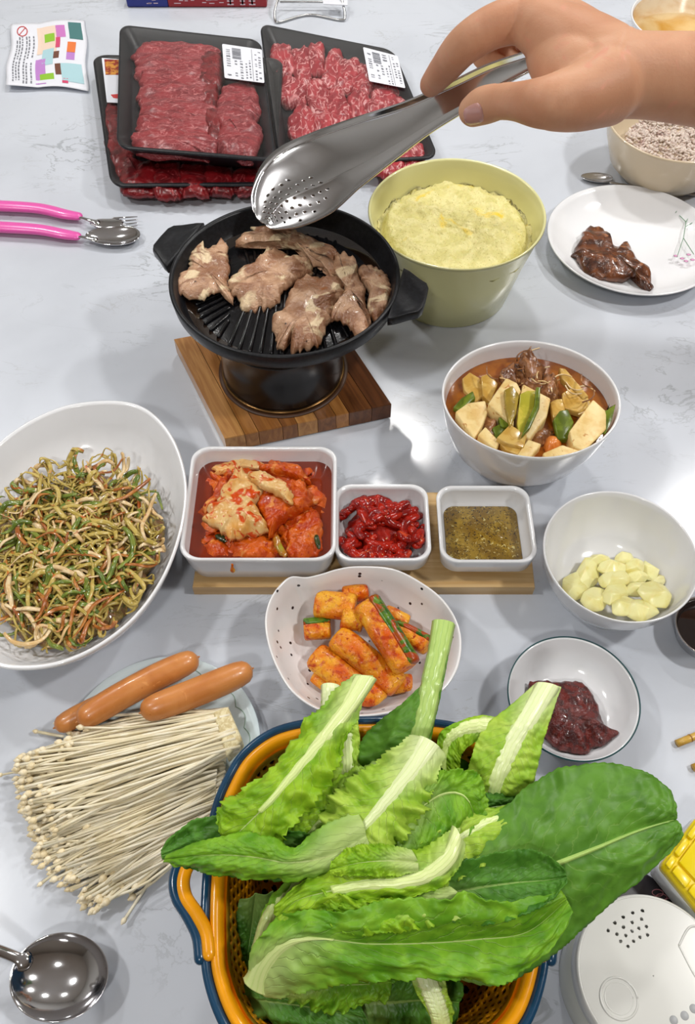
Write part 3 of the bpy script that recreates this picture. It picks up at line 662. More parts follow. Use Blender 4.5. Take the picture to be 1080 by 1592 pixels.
for sx in (-1, 1):
    for i in range(7):
        y = -.062+i*.0085
        x1 = math.sqrt(max(0, G*G-y*y))
        ridge((pc.x+sx*x1, pc.y+y, 0), (pc.x+sx*max(.052, x1*.62), pc.y+y+.017, 0))
for sgn, c, d in ((-1, at(262, 372, PZ), at(240, 381, PZ)), (1, at(612, 455, PZ), at(640, 482, PZ))):
    aim = (Vector((c.x-pc.x, c.y-pc.y, 0))).normalized(); sd = Vector((-aim.y, aim.x, 0))
    O = [(PR*.995, -.036), (PR+.006, -.033), (PR+.018, -.024), (PR+.025, -.020), (PR+.028, -.014), (PR+.0285, 0), (PR+.028, .014), (PR+.025, .020), (PR+.018, .024), (PR+.006, .033), (PR*.995, .036)]
    inn = [(PR*.97, -.02), (PR*.97, .02)]
    L = [pc+aim*a+sd*b for a, b in O]
    c0 = pc+aim*(PR+.01)
    R = []
    for z, s in ((PZ-.0100, .90), (PZ-.0085, .97), (PZ-.002, 1.0), (PZ+.0005, .985), (PZ+.001, .95), (PZ-.0005, .55)):
        R.append([Vector((c0.x+(p.x-c0.x)*s, c0.y+(p.y-c0.y)*s, z)) for p in L])
    part('handle', rings(R), M['black'], t)
M['grease'] = plain('grease', S(30, 20, 14), .04, coat=.8)
part('grease', ps([(.845, .0998), (.90, .1035), (.89, .1036), (.845, .1006)]), M['grease'], t)
PK = [('pork slice at the left side of the grill pan', [(115, 345), (145, 310), (180, 280), (178, 240), (188, 215), (232, 175), (240, 212), (262, 208), (300, 180), (325, 195), (328, 240), (335, 290), (325, 335), (345, 375), (350, 405), (338, 415), (305, 378), (258, 385), (215, 400), (150, 388), (125, 365)], .009),
      ('pork slice near the middle of the grill pan, left of centre', [(345, 370), (348, 330), (385, 300), (430, 272), (462, 240), (480, 212), (505, 208), (540, 215), (572, 245), (612, 250), (640, 262), (648, 292), (610, 315), (570, 350), (540, 385), (512, 412), (455, 436), (405, 436), (365, 410)], .014),
      ('long pork strip at the back of the grill pan under the tongs', [(370, 185), (400, 150), (440, 122), (490, 128), (540, 132), (590, 140), (650, 168), (700, 195), (742, 222), (740, 262), (745, 300), (722, 318), (700, 285), (650, 275), (625, 232), (590, 215), (530, 195), (465, 190), (400, 197)], .012),
      ('browned pork slice at the front centre of the grill pan', [(495, 505), (520, 460), (540, 430), (560, 385), (590, 345), (640, 305), (690, 312), (745, 320), (775, 345), (772, 400), (735, 440), (708, 500), (682, 560), (662, 595), (620, 590), (585, 608), (568, 590), (572, 548), (545, 575), (515, 582), (512, 545)], .014),
      ('pork slice right of centre in the grill pan', [(722, 300), (740, 235), (765, 222), (800, 228), (825, 262), (820, 300), (850, 360), (855, 420), (870, 480), (862, 525), (832, 530), (795, 512), (765, 490), (725, 480), (730, 450), (760, 405), (772, 350)], .012),
      ('curled pork slice at the right rim of the grill pan', [(825, 290), (850, 268), (890, 280), (920, 305), (945, 335), (958, 375), (945, 415), (928, 455), (900, 480), (872, 470), (862, 430), (875, 395), (850, 350), (828, 325)], .016)]
for i, (l, o_, h) in enumerate(PK):
    zb = .108 if i != 5 else .104
    P = [at(220+x*.4074, 300+y*.4074, zb+.004) for x, y in o_]
    o = part('pork_slice', blob(P, zb, h*.8, i*3.3, .17, .52, 44, n=96, ny=14, under=.22, power=5), M['pork']); tag(o, l, 'meat', 'pork slices on the grill pan')

# ------------------------------------------------------------------ square dishes on the board
def sq_dish(label, name, c, hx, hy, z0, z1, wall=.0035, r=.28, foot=.8):
    ro = [(c.x+u*hx, c.y+v*hy) for u, v in rrect(r, 9)]
    t = thing(name, label, 'dish', (c.x, c.y, z0)); h = z1-z0; k = 1-wall/hx
    part('body', shell(ro, (c.x, c.y), [(foot*.95, z0), (foot, z0+.001), (foot+.06, z0+.15*h), (.96, z0+.5*h), (.985, z0+.85*h), (1, z1-.001), (.995, z1+.0005), (.98, z1+.001), (k+.005, z1), (k-.005, z1-.003), (k-.03, z0+.5*h), (foot*.93, z0+.2*h), (foot*.8, z0+.0035)]), M['white'], t)
    return t
kc = Vector((-.0748, .4128, 0)); sq_dish('large square white dish of cabbage kimchi on the bamboo board', 'square_dish', kc, .0655, .0600, .0132, .055, r=.26, foot=.86)
rc_ = Vector((.0298, .3960, 0)); sq_dish('small square white dish of red seasoned strips, middle of the board', 'square_dish', rc_, .0410, .0395, .0132, .048, r=.36, foot=.74)
oc_ = Vector((.1188, .3945, 0)); sq_dish('small square white dish of seasoned oil at the right of the board', 'square_dish', oc_, .0410, .0395, .0132, .048, r=.36, foot=.70)
ro = [(kc.x+u*.0655*.93, kc.y+v*.0600*.93) for u, v in rrect(.26, 9)]
o = part('kimchi_broth', shell(ro, (kc.x, kc.y), [(.97, .022), (1.0, .0385), (.99, .039)]), M['broth']); tag(o, 'dark red kimchi juice in the large square dish', 'sauce')
ro = [(oc_.x+u*.041*.80, oc_.y+v*.0395*.80) for u, v in rrect(.3, 9)]
o = part('seasoned_oil', shell(ro, (oc_.x, oc_.y), [(.93, .0225), (1.0, .0275), (.985, .0279)]), M['oil']); tag(o, 'golden sesame oil with ground pepper in the right square dish', 'sauce')
part('sauce_drip', tube(spl([at(361, 878, .0525), at(361, 883, .049), at(362, 888, .045)], 6), [.0012, .001, .0012, .0016, .0022, .0018], 8, .5), M['cuke'], None)
tag(bpy.data.objects['sauce_drip'], 'orange drip on the front of the large square kimchi dish', 'food scrap')
def kx(p): return 280+p[0]*.2407, 680+p[1]*.2407
KM = [('kimchi stem piece, pale and flat, at the back left of the dish', [(220, 200), (260, 172), (350, 148), (430, 140), (490, 150), (545, 180), (520, 205), (430, 202), (350, 215), (290, 232), (235, 235)], .040, .007, 'kimchiw'),
      ('ruffled red kimchi leaf at the back right of the dish', [(515, 212), (560, 170), (600, 150), (660, 165), (720, 180), (780, 215), (815, 260), (825, 300), (780, 300), (720, 270), (640, 250), (560, 240)], .042, .012, 'kimchi'),
      ('red kimchi leaf at the bottom left corner of the dish', [(175, 690), (215, 655), (265, 670), (305, 710), (325, 760), (290, 775), (190, 765)], .038, .010, 'kimchi'),
      ('shredded red kimchi at the front centre of the dish', [(330, 690), (430, 630), (560, 615), (625, 690), (625, 770), (520, 785), (400, 782), (330, 760)], .038, .012, 'kimchi'),
      ('orange kimchi leaf at the front right of the dish', [(680, 640), (740, 580), (800, 510), (870, 480), (905, 540), (915, 640), (905, 730), (830, 775), (740, 785), (690, 760), (700, 700)], .040, .013, 'kimchi'),
      ('red kimchi leaf end at the left of the dish', [(145, 465), (200, 410), (240, 320), (300, 260), (330, 300), (290, 420), (230, 480), (180, 500)], .040, .012, 'kimchi'),
      ('broad orange kimchi leaf right of centre', [(500, 420), (540, 340), (620, 320), (720, 290), (790, 310), (845, 370), (850, 410), (800, 470), (720, 510), (650, 560), (590, 640), (560, 590), (540, 520)], .046, .014, 'kimchi'),
      ('thin orange kimchi tip at the right of the dish', [(820, 385), (870, 372), (915, 385), (905, 402), (850, 420)], .044, .005, 'kimchi'),
      ('large folded white and orange kimchi leaf on top at left', [(375, 210), (420, 235), (525, 325), (500, 400), (480, 440), (530, 520), (545, 575), (528, 610), (430, 622), (340, 650), (270, 600), (172, 535), (190, 480), (240, 430), (300, 320)], .052, .013, 'kimchiw'),
      ('curved white kimchi stem lying on top at right of the large leaf', [(438, 225), (490, 215), (560, 228), (640, 268), (715, 335), (728, 385), (722, 425), (680, 400), (620, 365), (540, 330), (470, 280)], .060, .007, 'kimchiw'),
      ('dark green kimchi leaf bit at the left front of the dish', [(225, 630), (265, 610), (330, 640), (325, 662), (270, 665)], .043, .003, 'kg'),
      ('light green kimchi leaf bit at the front of the dish', [(600, 650), (630, 625), (660, 690), (690, 745), (660, 755), (620, 710)], .050, .004, 'kg2'),
      ('dark green leaf tip at the right front of the dish', [(865, 625), (890, 620), (905, 690), (890, 705), (870, 670)], .052, .003, 'kg')]
M['kg'] = organic('kimchi_green', S(30, 46, 18), S(50, 64, 24), 90, rough=.2, coat=.4); M['kg2'] = organic('kimchi_light_green', S(150, 150, 40), S(170, 110, 30), 90, rough=.2, coat=.4)
o = part('kimchi_heap', blob([(kc.x+.056*math.copysign(abs(math.cos(a))**.5, math.cos(a)), kc.y-.001+.051*math.copysign(abs(math.sin(a))**.5, math.sin(a))) for a in (2*PI*i/20 for i in range(20))], .030, .0125, 9, .2, .5, 100, n=90, ny=18, power=6), M['kimchi']); tag(o, 'shredded kimchi heaped under the large leaves in the square dish', 'kimchi')
for i, (l, P, z, h, m) in enumerate(KM):
    cxk, cyk = sum(p[0] for p in P)/len(P), sum(p[1] for p in P)/len(P); P = [(cxk+(x-cxk)*1.05, cyk+(y-cyk)*1.05) for x, y in P]
    o = part('kimchi_piece', blob([at(*kx(p), z) for p in P], z-.004, h, i*2.7, .16, .42, 95, n=90, ny=16, under=.3, power=4), M[m]); tag(o, l, 'kimchi')
random.seed(31)
o = part('seasoning_paste', blob([at(592+54*math.cos(a), 824+42*math.sin(a), .03) for a in (2*PI*i/12 for i in range(12))], .0215, .018, 3, .1, .25, 100, n=60, ny=10), M['redstrip']); tag(o, 'red seasoning heap under the strips in the middle dish', 'side dish')
for i in range(40):
    cx, cy = random.uniform(536, 648), random.uniform(776, 866)
    q = math.hypot((cx-592)/62, (cy-822)/46)
    if q > 1: cx, cy = 592+(cx-592)/q, 822+(cy-822)/q
    z = .046-.013*min(1, math.hypot((cx-592)/62, (cy-820)/46))+.004; d = random.uniform(0, 6.3); cv = random.uniform(-.9, .9)
    P = []
    for k in range(5):
        P.append(at(cx, cy, z+random.uniform(-.002, .002))); cx += 11*math.cos(d); cy += 8*math.sin(d); d += cv
        q = math.hypot((cx-592)/66, (cy-822)/49)
        if q > 1: cx, cy = 592+(cx-592)/q, 822+(cy-822)/q
    o = part('seasoned_strip', tube(spl(P, 12), [.0026+.0022*math.sin(PI*(j+2)/15)+random.uniform(-.0004, .0004) for j in range(12)], 8, .7), M['redstrip'])
    tag(o, 'glossy red seasoned strip in the middle small square dish', 'side dish', 'red seasoned strips in the middle dish')

settle_all(['kimchi_piece', 'kimchi_heap'], [(kc.x+u*.0655, kc.y+v*.0600) for u, v in rrect(.26, 9)], (kc.x, kc.y), [(.02, .86), (.034, .90), (.052, .93), (.07, .94)])
settle_all(['seasoned_strip', 'seasoning_paste'], [(rc_.x+u*.041, rc_.y+v*.0395) for u, v in rrect(.36, 9)], (rc_.x, rc_.y), [(.0167, .6), (.02, .66), (.03, .82), (.045, .89)], .0170)

# ------------------------------------------------------------------ speckled bowl of cucumber kimchi
RIM = [(452, 897), (475, 898), (498, 893), (525, 885), (556, 881), (612, 885), (660, 909), (693, 937), (713, 972), (718, 1008), (709, 1047), (680, 1082), (625, 1106), (560, 1116), (500, 1108), (456, 1080), (430, 1041), (415, 1000), (411, 962), (420, 930), (436, 908)]
out = [(q[0], q[1]) for q in spl([at(x, y, .05) for x, y in RIM], 110, True)][::-1]
cen = (sum(p[0] for p in out)/110, sum(p[1] for p in out)/110)
M['speck'] = m_specked('speckled_glaze', S(228, 226, 226), S(30, 30, 36), 120, .2)
t = rimmed('speckled_bowl', 'white bowl with black speckles and a pinched lip holding cucumber kimchi', 'bowl', out, cen,
    [(.5, .0), (.54, .0), (.56, .003), (.8, .02), (.95, .04), (.995, .050), (.99, .0515), (.97, .0505), (.9, .038), (.75, .019), (.55, .0075), (.3, .006)], M['speck'])
def stick(label, p0, p1, w_, z0, z1, h, skin=None, m='cuke'):
    a, b = at(400+p0[0]*.3056, 870+p0[1]*.3056, z0), at(400+p1[0]*.3056, 870+p1[1]*.3056, z1)
    d = (b-a); L = d.length; d.normalize(); s = d.cross(Vector((0, 0, 1))).normalized(); u = s.cross(d); W = w_*.3056*mpp(a)*.68; h *= 1.15
    t = thing('cucumber_stick', label, 'kimchi', tuple(a.lerp(b, .5)))
    def prof(): return [(-W, -h*.5), (-W*.3, -h*.9), (W*.6, -h*.75), (W, -h*.1), (W*.85, h*.35), (W*.2, h*.5), (-W*.7, h*.5), (-W, h*.1)]
    R = []
    for i in range(13):
        f = i/12; c = a.lerp(b, f)+u*(.0012*math.sin(f*PI)); k = .9 if i in (0, 12) else 1
        R.append([c+s*(x*k*(1+.08*nz(c+s*x, 120)))+u*(y*k*(1+.15*nz(c+s*x, 90, 3))) for x, y in prof()])
    part('flesh', rings(R), M[m], t, mods=[('sub', 1)])
    if skin:
        R = []
        sk = [(W*.9*q, (h*.5+.0010)) for q in ((.2, .55, .8) if skin > 0 else (-.8, -.45, -.1))]
        sk = [(W*.05, h*.5+.0006), (W*.5, h*.5+.0014), (W*.9, h*.38+.0014), (W*1.06, h*.0), (W*.85, -h*.3), (W*.3, 0)]
        for i in range(13):
            c = a.lerp(b, i/12)+u*(.0012*math.sin(i/12*PI)); R.append([c+s*(x*skin)+u*y for x, y in sk])
        part('skin', rings(R), M['cukeskin'], t, mods=[('sub', 1)])
stick('cucumber kimchi stub under the others at the left front', (285, 590), (370, 640), 90, .016, .016, .012)
stick('cucumber kimchi stub at the right front under the green topped stick', (690, 640), (790, 640), 90, .018, .018, .012)
stick('short cucumber kimchi stick at the back, pale green and orange', (430, 180), (565, 165), 75, .030, .030, .013)
stick('cucumber kimchi stick pointing to the right rim with a green edge', (690, 350), (865, 440), 75, .030, .034, .012, skin=-1)
stick('short cucumber kimchi stick with a green edge at the far left', (235, 360), (375, 350), 85, .024, .024, .012, skin=-1)
stick('orange cucumber kimchi end at the back right behind the green topped stick', (640, 270), (765, 330), 70, .034, .030, .012)
stick('thick yellow cucumber kimchi stick at the back left', (290, 225), (500, 245), 118, .034, .036, .013)
stick('small orange cucumber kimchi piece in the centre', (425, 300), (540, 320), 85, .040, .038, .012)
stick('long yellow cucumber kimchi stick in the centre of the bowl', (395, 385), (720, 650), 115, .036, .030, .014)
stick('long yellow cucumber kimchi stick at the front of the bowl', (285, 480), (630, 740), 120, .026, .026, .014)
stick('dark green topped cucumber kimchi stick lying across the pile', (545, 215), (760, 555), 118, .048, .044, .013, skin=-1)

settle_all(['cucumber_stick'], out, cen, [(.0075, .5), (.019, .72), (.038, .86), (.05, .93), (.07, .95)], .0066)

# ------------------------------------------------------------------ meat trays
def tray(label, pts, zb, zt, depth_in=.022, seed=0):
    Q = [at(x, y, zt) for x, y in pts]; c = sum(Q, Vector())/4
    t = thing('meat_tray', label, 'tray', (c.x, c.y, zb)); uvs = rrect(.16, 8)
    def R(s, z): return [Vector((q.x, q.y, z)) for q in (quadmap((u*s, v*s), Q) for u, v in uvs)]
    zi = zt-depth_in
    part('tray_shell', rings([R(.80, zb), (R(.84, zb)), R(.97, zt-.004), R(1, zt-.002), R(1, zt), R(.985, zt+.001), R(.96, zt), R(.86, zi+.003), R(.83, zi), R(.4, zi)]), M['foam'], t)
    V = []; n = 18
    for j in range(n+1):
        for i in range(n+1):
            u, v = i/n*2-1, j/n*2-1; p = quadmap((u*.975, v*.975), Q); e = (1-abs(u)**3)*(1-abs(v)**3)
            V.append(Vector((p.x, p.y, zt+.0016+.0012*e*(1+nz((p.x, p.y), 35, seed)))))
    Fc = [(j*(n+1)+i, j*(n+1)+i+1, (j+1)*(n+1)+i+1, (j+1)*(n+1)+i) for j in range(n) for i in range(n)]
    part('plastic_film', (V, Fc), M['film'], t)
    def sticker(px4, zz=.0045, rot=0):
        q = [at(x, y, zt+zz) for x, y in px4]; uv2 = rrect(.07, 3)
        def Rr(s, z): return [Vector((p.x, p.y, z)) for p in (quadmap((u*s, v*s), q) for u, v in uv2)]
        lb = part('price_label', rings([Rr(1, zt+zz-.0003), Rr(1, zt+zz)]), M['paper'], t, smooth=False)
        gs, g2 = [], []; random.seed(seed+3)
        def dash(u0, u1, v0, v1, L):
            L.append(([Vector((p.x, p.y, zt+zz+.0003)) for p in (quadmap(k, q) for k in ((u0, v0), (u1, v0), (u1, v1), (u0, v1)))], [(0, 1, 2, 3)]))
        v = .82
        while v > .22:
            w_ = random.choice((.02, .035, .05)); dash(-.52, -.08, v-w_, v, gs); v -= w_+random.choice((.02, .03))
        for u0, u1, va, vb in ((-.82, -.62, .7, -.8), (.05, .3, .82, .45), (-.42, -.3, .1, -.8), (-.15, -.02, .1, -.85), (.12, .2, 0, -.9), (.3, .38, .2, -.85), (.6, .7, .8, -.85), (.78, .9, .8, -.8)):
            v = va
            while v > vb:
                h = random.uniform(.05, .14); k = random.random()
                if k > .2:
                    for s_ in range(3): dash(u0+(u1-u0)*s_/3, u0+(u1-u0)*(s_+.6)/3, v-h*random.uniform(.5, 1), v, gs)
                    dash(u0, u1, v-h*.6, v-h*.4, gs)
                v -= h+.06
        dash(.46, .475, -.97, .9, g2)
        part('barcode_and_print', join(*gs), M['ink'], lb, smooth=False); part('printed_line', join(*g2), M['dark_ink'], lb, smooth=False)
    return t, sticker, Q, zi
t1, s1, Q1, z1 = tray('black foam tray of dark beef lying underneath the other two trays', [(143, 85), (440, 90), (430, 287), (172, 290)], .0005, .026, .016, 1)
t2, s2, Q2, z2 = tray('black foam tray of marbled beef slices stacked on top at left', [(186, 38), (405, 62), (430, 250), (181, 230)], .030, .058, .018, 2)
t3, s3, Q3, z3 = tray('black foam tray of rough cut beef pieces at right behind the tongs', [(403, 36), (612, 78), (682, 245), (434, 262)], .0005, .027, .016, 3)
s2([(345, 68), (407, 77), (411, 129), (349, 121)]); s3([(564, 73), (618, 87), (630, 137), (574, 126)])
q = [at(x, y, .0305) for x, y in [(158, 90), (185, 92), (190, 160), (166, 159)]]
lb = part('front_label', prism(q, .0004), M['paper'], t1, smooth=False)
q = [at(x, y, .0309) for x, y in [(162, 92), (188, 93), (188, 116), (164, 116)]]; part('food_picture', prism(q, .0003), organic('label_picture', S(216, 150, 60), S(150, 40, 30), 150, rough=.5), lb, smooth=False)
q = [at(x, y, .0309) for x, y in [(172, 147), (183, 146), (184, 153), (176, 152)]]; part('red_mark', prism(q, .0003), M['red_ink'], lb, smooth=False)
def slices(name, label, group, L, ox, oy, s, zb, h, mat, seed, jit=.06, power=5, wr=.35, tilt=(0, 0), zstep=.0):
    random.seed(seed)
    for i, (cx, cy, rx, ry, rot) in enumerate(L):
        z = zb+zstep*i
        O = [(math.copysign(abs(math.cos(a))**.55, math.cos(a))*rx, math.copysign(abs(math.sin(a))**.55, math.sin(a))*ry) for a in (2*PI*k/14 for k in range(14))]
        O = [(cx+(x*math.cos(rot)-y*math.sin(rot))*random.uniform(1-jit, 1+jit), cy+(x*math.sin(rot)+y*math.cos(rot))*random.uniform(1-jit, 1+jit)) for x, y in O]
        o = part(name, blob([at(ox+x*s, oy+y*s, z+h*.6) for x, y in O], z, h, seed+i*1.9, .12, wr, 60, n=54, ny=9, under=.3, power=power, tilt=tilt), M[mat])
        tag(o, label if not isinstance(label, list) else label[i], 'meat', group)
slices('beef_slice', 'dark red beef slice in the bottom tray, showing along its front edge', 'dark beef in the bottom tray', [(430, 545, 62, 55, .1), (520, 550, 50, 55, .0), (600, 555, 50, 50, 0), (680, 550, 50, 48, 0), (770, 555, 50, 40, 0), (375, 470, 42, 70, -.3), (352, 380, 25, 60, -.1)], 0, 0, .5, z1+.002, .014, 'beefd', 5)
slices('beef_slice', ['marbled red beef slice, rearmost of the left column in the top tray', 'marbled red beef slice, second from the back of the left column in the top tray', 'marbled red beef slice, third from the back of the left column in the top tray', 'marbled red beef slice, in the middle of the left column in the top tray', 'marbled red beef slice, third from the front of the left column in the top tray', 'marbled red beef slice, second from the front of the left column in the top tray', 'marbled red beef slice, frontmost of the left column in the top tray'], 'left column of beef in the top tray', [(548, 172, 132, 34, .03), (560, 215, 138, 36, .03), (555, 262, 130, 40, .03), (550, 308, 128, 40, .03), (552, 354, 125, 38, .04), (550, 398, 128, 38, .03), (548, 442, 132, 34, .04)], 0, 0, .5, z2+.001, .013, 'beef', 6, wr=.3, tilt=(0, .12), zstep=.0004)
slices('beef_slice', 'dark red narrow beef slice between the two columns of the top tray', 'narrow beef strip in the top tray', [(650, 300, 30, 42, 0), (665, 385, 26, 60, -.1), (655, 220, 40, 60, .1)], 0, 0, .5, z2+.002, .014, 'beefd', 7)
slices('beef_slice', ['beef slice at the back of the right column, top tray', 'beef slice in the middle of the right column, top tray', 'wide rounded beef slice at the front of the right column, top tray'], 'right column of beef in the top tray', [(748, 315, 58, 66, -.3), (735, 345, 62, 62, .1), (745, 425, 66, 62, .3)], 0, 0, .5, z2+.003, .014, 'beef', 8, zstep=.001)
slices('beef_piece', 'rough cut bright red beef piece with white fat in the right tray', 'rough cut beef in the right tray', [(112, 212, 42, 62, -.2), (182, 235, 34, 75, -.1), (232, 208, 32, 60, 0), (288, 245, 32, 72, .25), (342, 262, 42, 62, .3), (398, 285, 45, 55, .3), (150, 325, 52, 48, 0), (240, 350, 42, 72, -.2), (305, 380, 42, 72, -.3), (392, 385, 42, 65, -.3), (478, 350, 52, 52, .2), (185, 440, 52, 62, .3), (258, 445, 44, 60, -.1), (322, 432, 48, 60, 0), (440, 420, 46, 66, .2), (505, 395, 42, 60, .4), (420, 480, 60, 40, 0), (565, 555, 56, 48, -.3), (490, 595, 62, 30, 0), (520, 500, 60, 45, .1), (330, 500, 90, 40, 0)], 390, 0, .4352, z3+.001, .013, 'beef2', 9, wr=.5)

# ------------------------------------------------------------------ leaflet, packet, wire stand
t = thing('paper_leaflet', 'crumpled paper leaflet with small coloured pictures at the top left corner', 'paper', tuple(at(75, 90, 0)))
LC = [at(20, 42, .003), at(133, 30, .003), at(137, 141, .003), at(10, 137, .003)]
def lf(u, v, dz=0):
    p = quadmap((u, v), LC); z = .0035+.003*abs(math.sin(2.4*u+.6))+.0015*math.sin(3*v+u*2)
    if v < -.8: z += .001
    return Vector((p.x+.004*math.sin(5*v)*.4, p.y+.003*math.sin(3.2*u+1)*(1 if v < 0 else .6), max(.001, z)+dz))
def lpatch(u0, u1, v0, v1, dz, nu=6, nv=6):
    V = [lf(lerp(u0, u1, i/nu), lerp(v0, v1, j/nv), dz) for j in range(nv+1) for i in range(nu+1)]
    return V, [(j*(nu+1)+i, j*(nu+1)+i+1, (j+1)*(nu+1)+i+1, (j+1)*(nu+1)+i) for j in range(nv) for i in range(nu)]
part('sheet', lpatch(-1, 1, -1, 1, 0, 24, 24), M['paper'], t, mods=[('sol', .0004)])
pm = {k: plain('print_'+k, c, .5) for k, c in dict(peach=S(232, 208, 190), lilac=S(186, 130, 200), lime=S(140, 190, 50), teal=S(70, 120, 120), rose=S(206, 70, 110), amber=S(226, 120, 60), brown=S(110, 66, 50), sky=S(170, 206, 214), mauve=S(200, 120, 190)).items()}
for k, (nm, a) in enumerate([('peach', (-.3, .22, .0, .8)), ('lilac', (-.3, -.05, -.92, -.15)), ('teal', (.55, .9, .35, .9)), ('sky', (.35, .9, -.85, -.35)), ('mauve', (.2, .45, .4, .8)), ('lime', (-.12, .15, .3, .55)), ('rose', (.18, .3, .1, .4)), ('amber', (.5, .72, -.05, .25)), ('lilac', (.5, .72, -.25, -.05)), ('brown', (.2, .55, -.65, -.35)), ('lime', (-.2, .15, -.8, -.6)), ('rose', (.35, .5, -.9, -.7)), ('brown', (.12, .3, -.2, .0)), ('sky', (-.15, .15, -.35, .1))]):
    part('printed_picture', lpatch(*a, .0004+.00008*(k % 4)), pm[nm], t, smooth=False)
gs = []; random.seed(2)
for u in (-.85, -.78, -.71, -.6, -.53, -.42):
    v = .55 if u > -.8 else .45
    while v > -.85:
        h = random.uniform(.03, .1)
        if not (-.15 < v < -.1): gs.append(lpatch(u, u+.035, v-h, v, .0005, 1, 1))
        v -= h+.03
part('small_print', join(*gs), M['ink'], t, smooth=False)
ringp = [lf(-.68+.13*math.cos(a), .72+.15*math.sin(a), .0007) for a in (2*PI*i/24 for i in range(25))]
part('prohibition_mark', join(tube(ringp, .0007, 5), tube([lf(-.77, .61, .0007), lf(-.59, .83, .0007)], .0006, 5)), M['red_ink'], t)
# red and blue packet at the top edge
t = thing('food_packet', 'red and blue printed packet lying at the top edge beyond the trays', 'packet', tuple(at(306, 0, 0)))
p0, p1 = at(198, 12, 0), at(415, 12, 0); xm = at(262, 12, 0).x
part('red_side', box(xm, p1.x, p0.y, p0.y+.05, .0005, .02), plain('red_card', S(150, 24, 34), .35), t, smooth=False, mods=[('bev', .002)])
part('blue_side', box(p0.x, xm, p0.y, p0.y+.05, .0005, .02), plain('blue_card', S(30, 44, 130), .35), t, smooth=False, mods=[('bev', .002)])
gs = []; random.seed(4)
for x0, x1, n in ((352, 362, 3), (372, 380, 2), (386, 396, 3)):
    for j in range(n):
        gs.append(box(at(x0, 6, .01).x, at(x1, 6, .01).x, p0.y-.0004, p0.y+.0002, .004+.005*j, .006+.005*j)); gs.append(box(at((x0+x1)/2, 6, .01).x-.0012, at((x0+x1)/2, 6, .01).x+.0012, p0.y-.0004, p0.y+.0002, .005, .017))
for i in range(20):
    x = at(random.uniform(205, 340), 6, .01).x; z = random.uniform(.005, .016); gs.append(box(x, x+random.uniform(.004, .011), p0.y-.0003, p0.y+.0002, z, z+.0012))
part('white_lettering', join(*gs), plain('pale_print', S(214, 190, 200), .5), t, smooth=False)
# wire stand
t = thing('wire_stand', 'bent steel wire stand at the top edge behind the right tray', 'stand', tuple(at(480, 30, 0)))
W3 = [at(440, -20, .03), at(428, 12, .012), at(428, 32, .0022), at(436, 34, .0022), at(480, 23, .0022), at(528, 31, .0022), at(536, 24, .006), at(530, -5, .02), at(524, -22, .03)]
part('wire_loop', tube(spl(W3, 50), .0019, 8), M['wire'], t)
part('cross_wire', tube([at(436, 3, .012), at(531, 3, .012)], .0015, 8), M['wire'], t)
part('tag', prism([at(502, 0, .016), at(540, 0, .016), at(540, 8, .016), at(502, 6, .016)], .001), M['paper'], t, smooth=False)

# ------------------------------------------------------------------ cutlery
def spoonbowl(c, d, L, W, depth, z, mat, parent, name='spoon_bowl', n=48, tip=.15, lift=0, th=.0012):
    """egg-shaped concave bowl, long axis d, centred c"""
    d = Vector((d.x, d.y, 0)).normalized(); s = Vector((-d.y, d.x, 0)); R = []
    for r in (1, .97, .9, .8, .65, .5, .35, .2):
        R.append([Vector(c)+d*(L*r*math.cos(a)*(1))+s*(W*r*math.sin(a)*(1+tip*math.cos(a)))+Vector((0, 0, z-depth*(1-r*r)**.8+lift*math.cos(a)*r)) for a in (2*PI*k/n for k in range(n))])
    out_ = [[p+Vector((0, 0, -th)) for p in r] for r in R[::-1]]
    return part(name, rings(out_+R), mat, parent)
def child_tool(label, name, hpts, z, cat):
    t = thing(name, label, cat, tuple(at(hpts[0][0], hpts[0][1], 0)))
    P = spl([at(x, y, zz) for x, y, zz, r in hpts], 24); Rr = [q[0] for q in spl([(r,) for *_, r in hpts], 24)]
    part('handle', tube(P, Rr, 14, .55, roundcap=True), M['pink'], t)
    return t
t = child_tool('childs fork with a pink plastic handle, the upper of the pair', 'childs_fork', [(-60, 318, .008, .008), (0, 320, .010, .0088), (60, 324, .010, .0083), (100, 333, .009, .0078), (120, 336, .008, .0066)], .01, 'fork')
part('neck', tube(spl([at(118, 336, .008), at(135, 341, .010), at(150, 346, .008)], 8), [.0022, .002, .002, .0022, .0026, .003, .004, .005], 8, .4), M['steel2'], t)
fk = [at(146, 346, .0075), at(165, 348, .0065), at(180, 347, .006)]
part('fork_head', tube(spl(fk, 8), [.005, .0075, .009, .0098, .010, .010, .0098, .0096], 14, .12), M['steel2'], t)
for k in range(4):
    y0 = 339+k*5.2; part('tine', tube(spl([at(176, y0, .0062), at(195, y0-1, .0065), at(213, 337+k*4.6, .010)], 8), [.0013, .0013, .0013, .0012, .0011, .001, .0008, .0006], 6, .6), M['steel2'], t)
t = child_tool('childs spoon with a pink plastic handle, the lower of the pair', 'childs_spoon', [(-60, 350, .008, .008), (0, 353, .010, .0088), (60, 357, .010, .0083), (98, 364, .009, .0078), (118, 367, .008, .0066)], .01, 'spoon')
part('neck', tube(spl([at(116, 367, .008), at(132, 369, .010), at(146, 372, .009)], 8), [.0024, .0022, .0022, .0024, .0028, .0032, .004, .005], 8, .4), M['steel2'], t)
c = at(178, 375, 0); spoonbowl(c, Vector((1, 0, 0)), .0325, .0175, .008, .0092, M['steel2'], t)
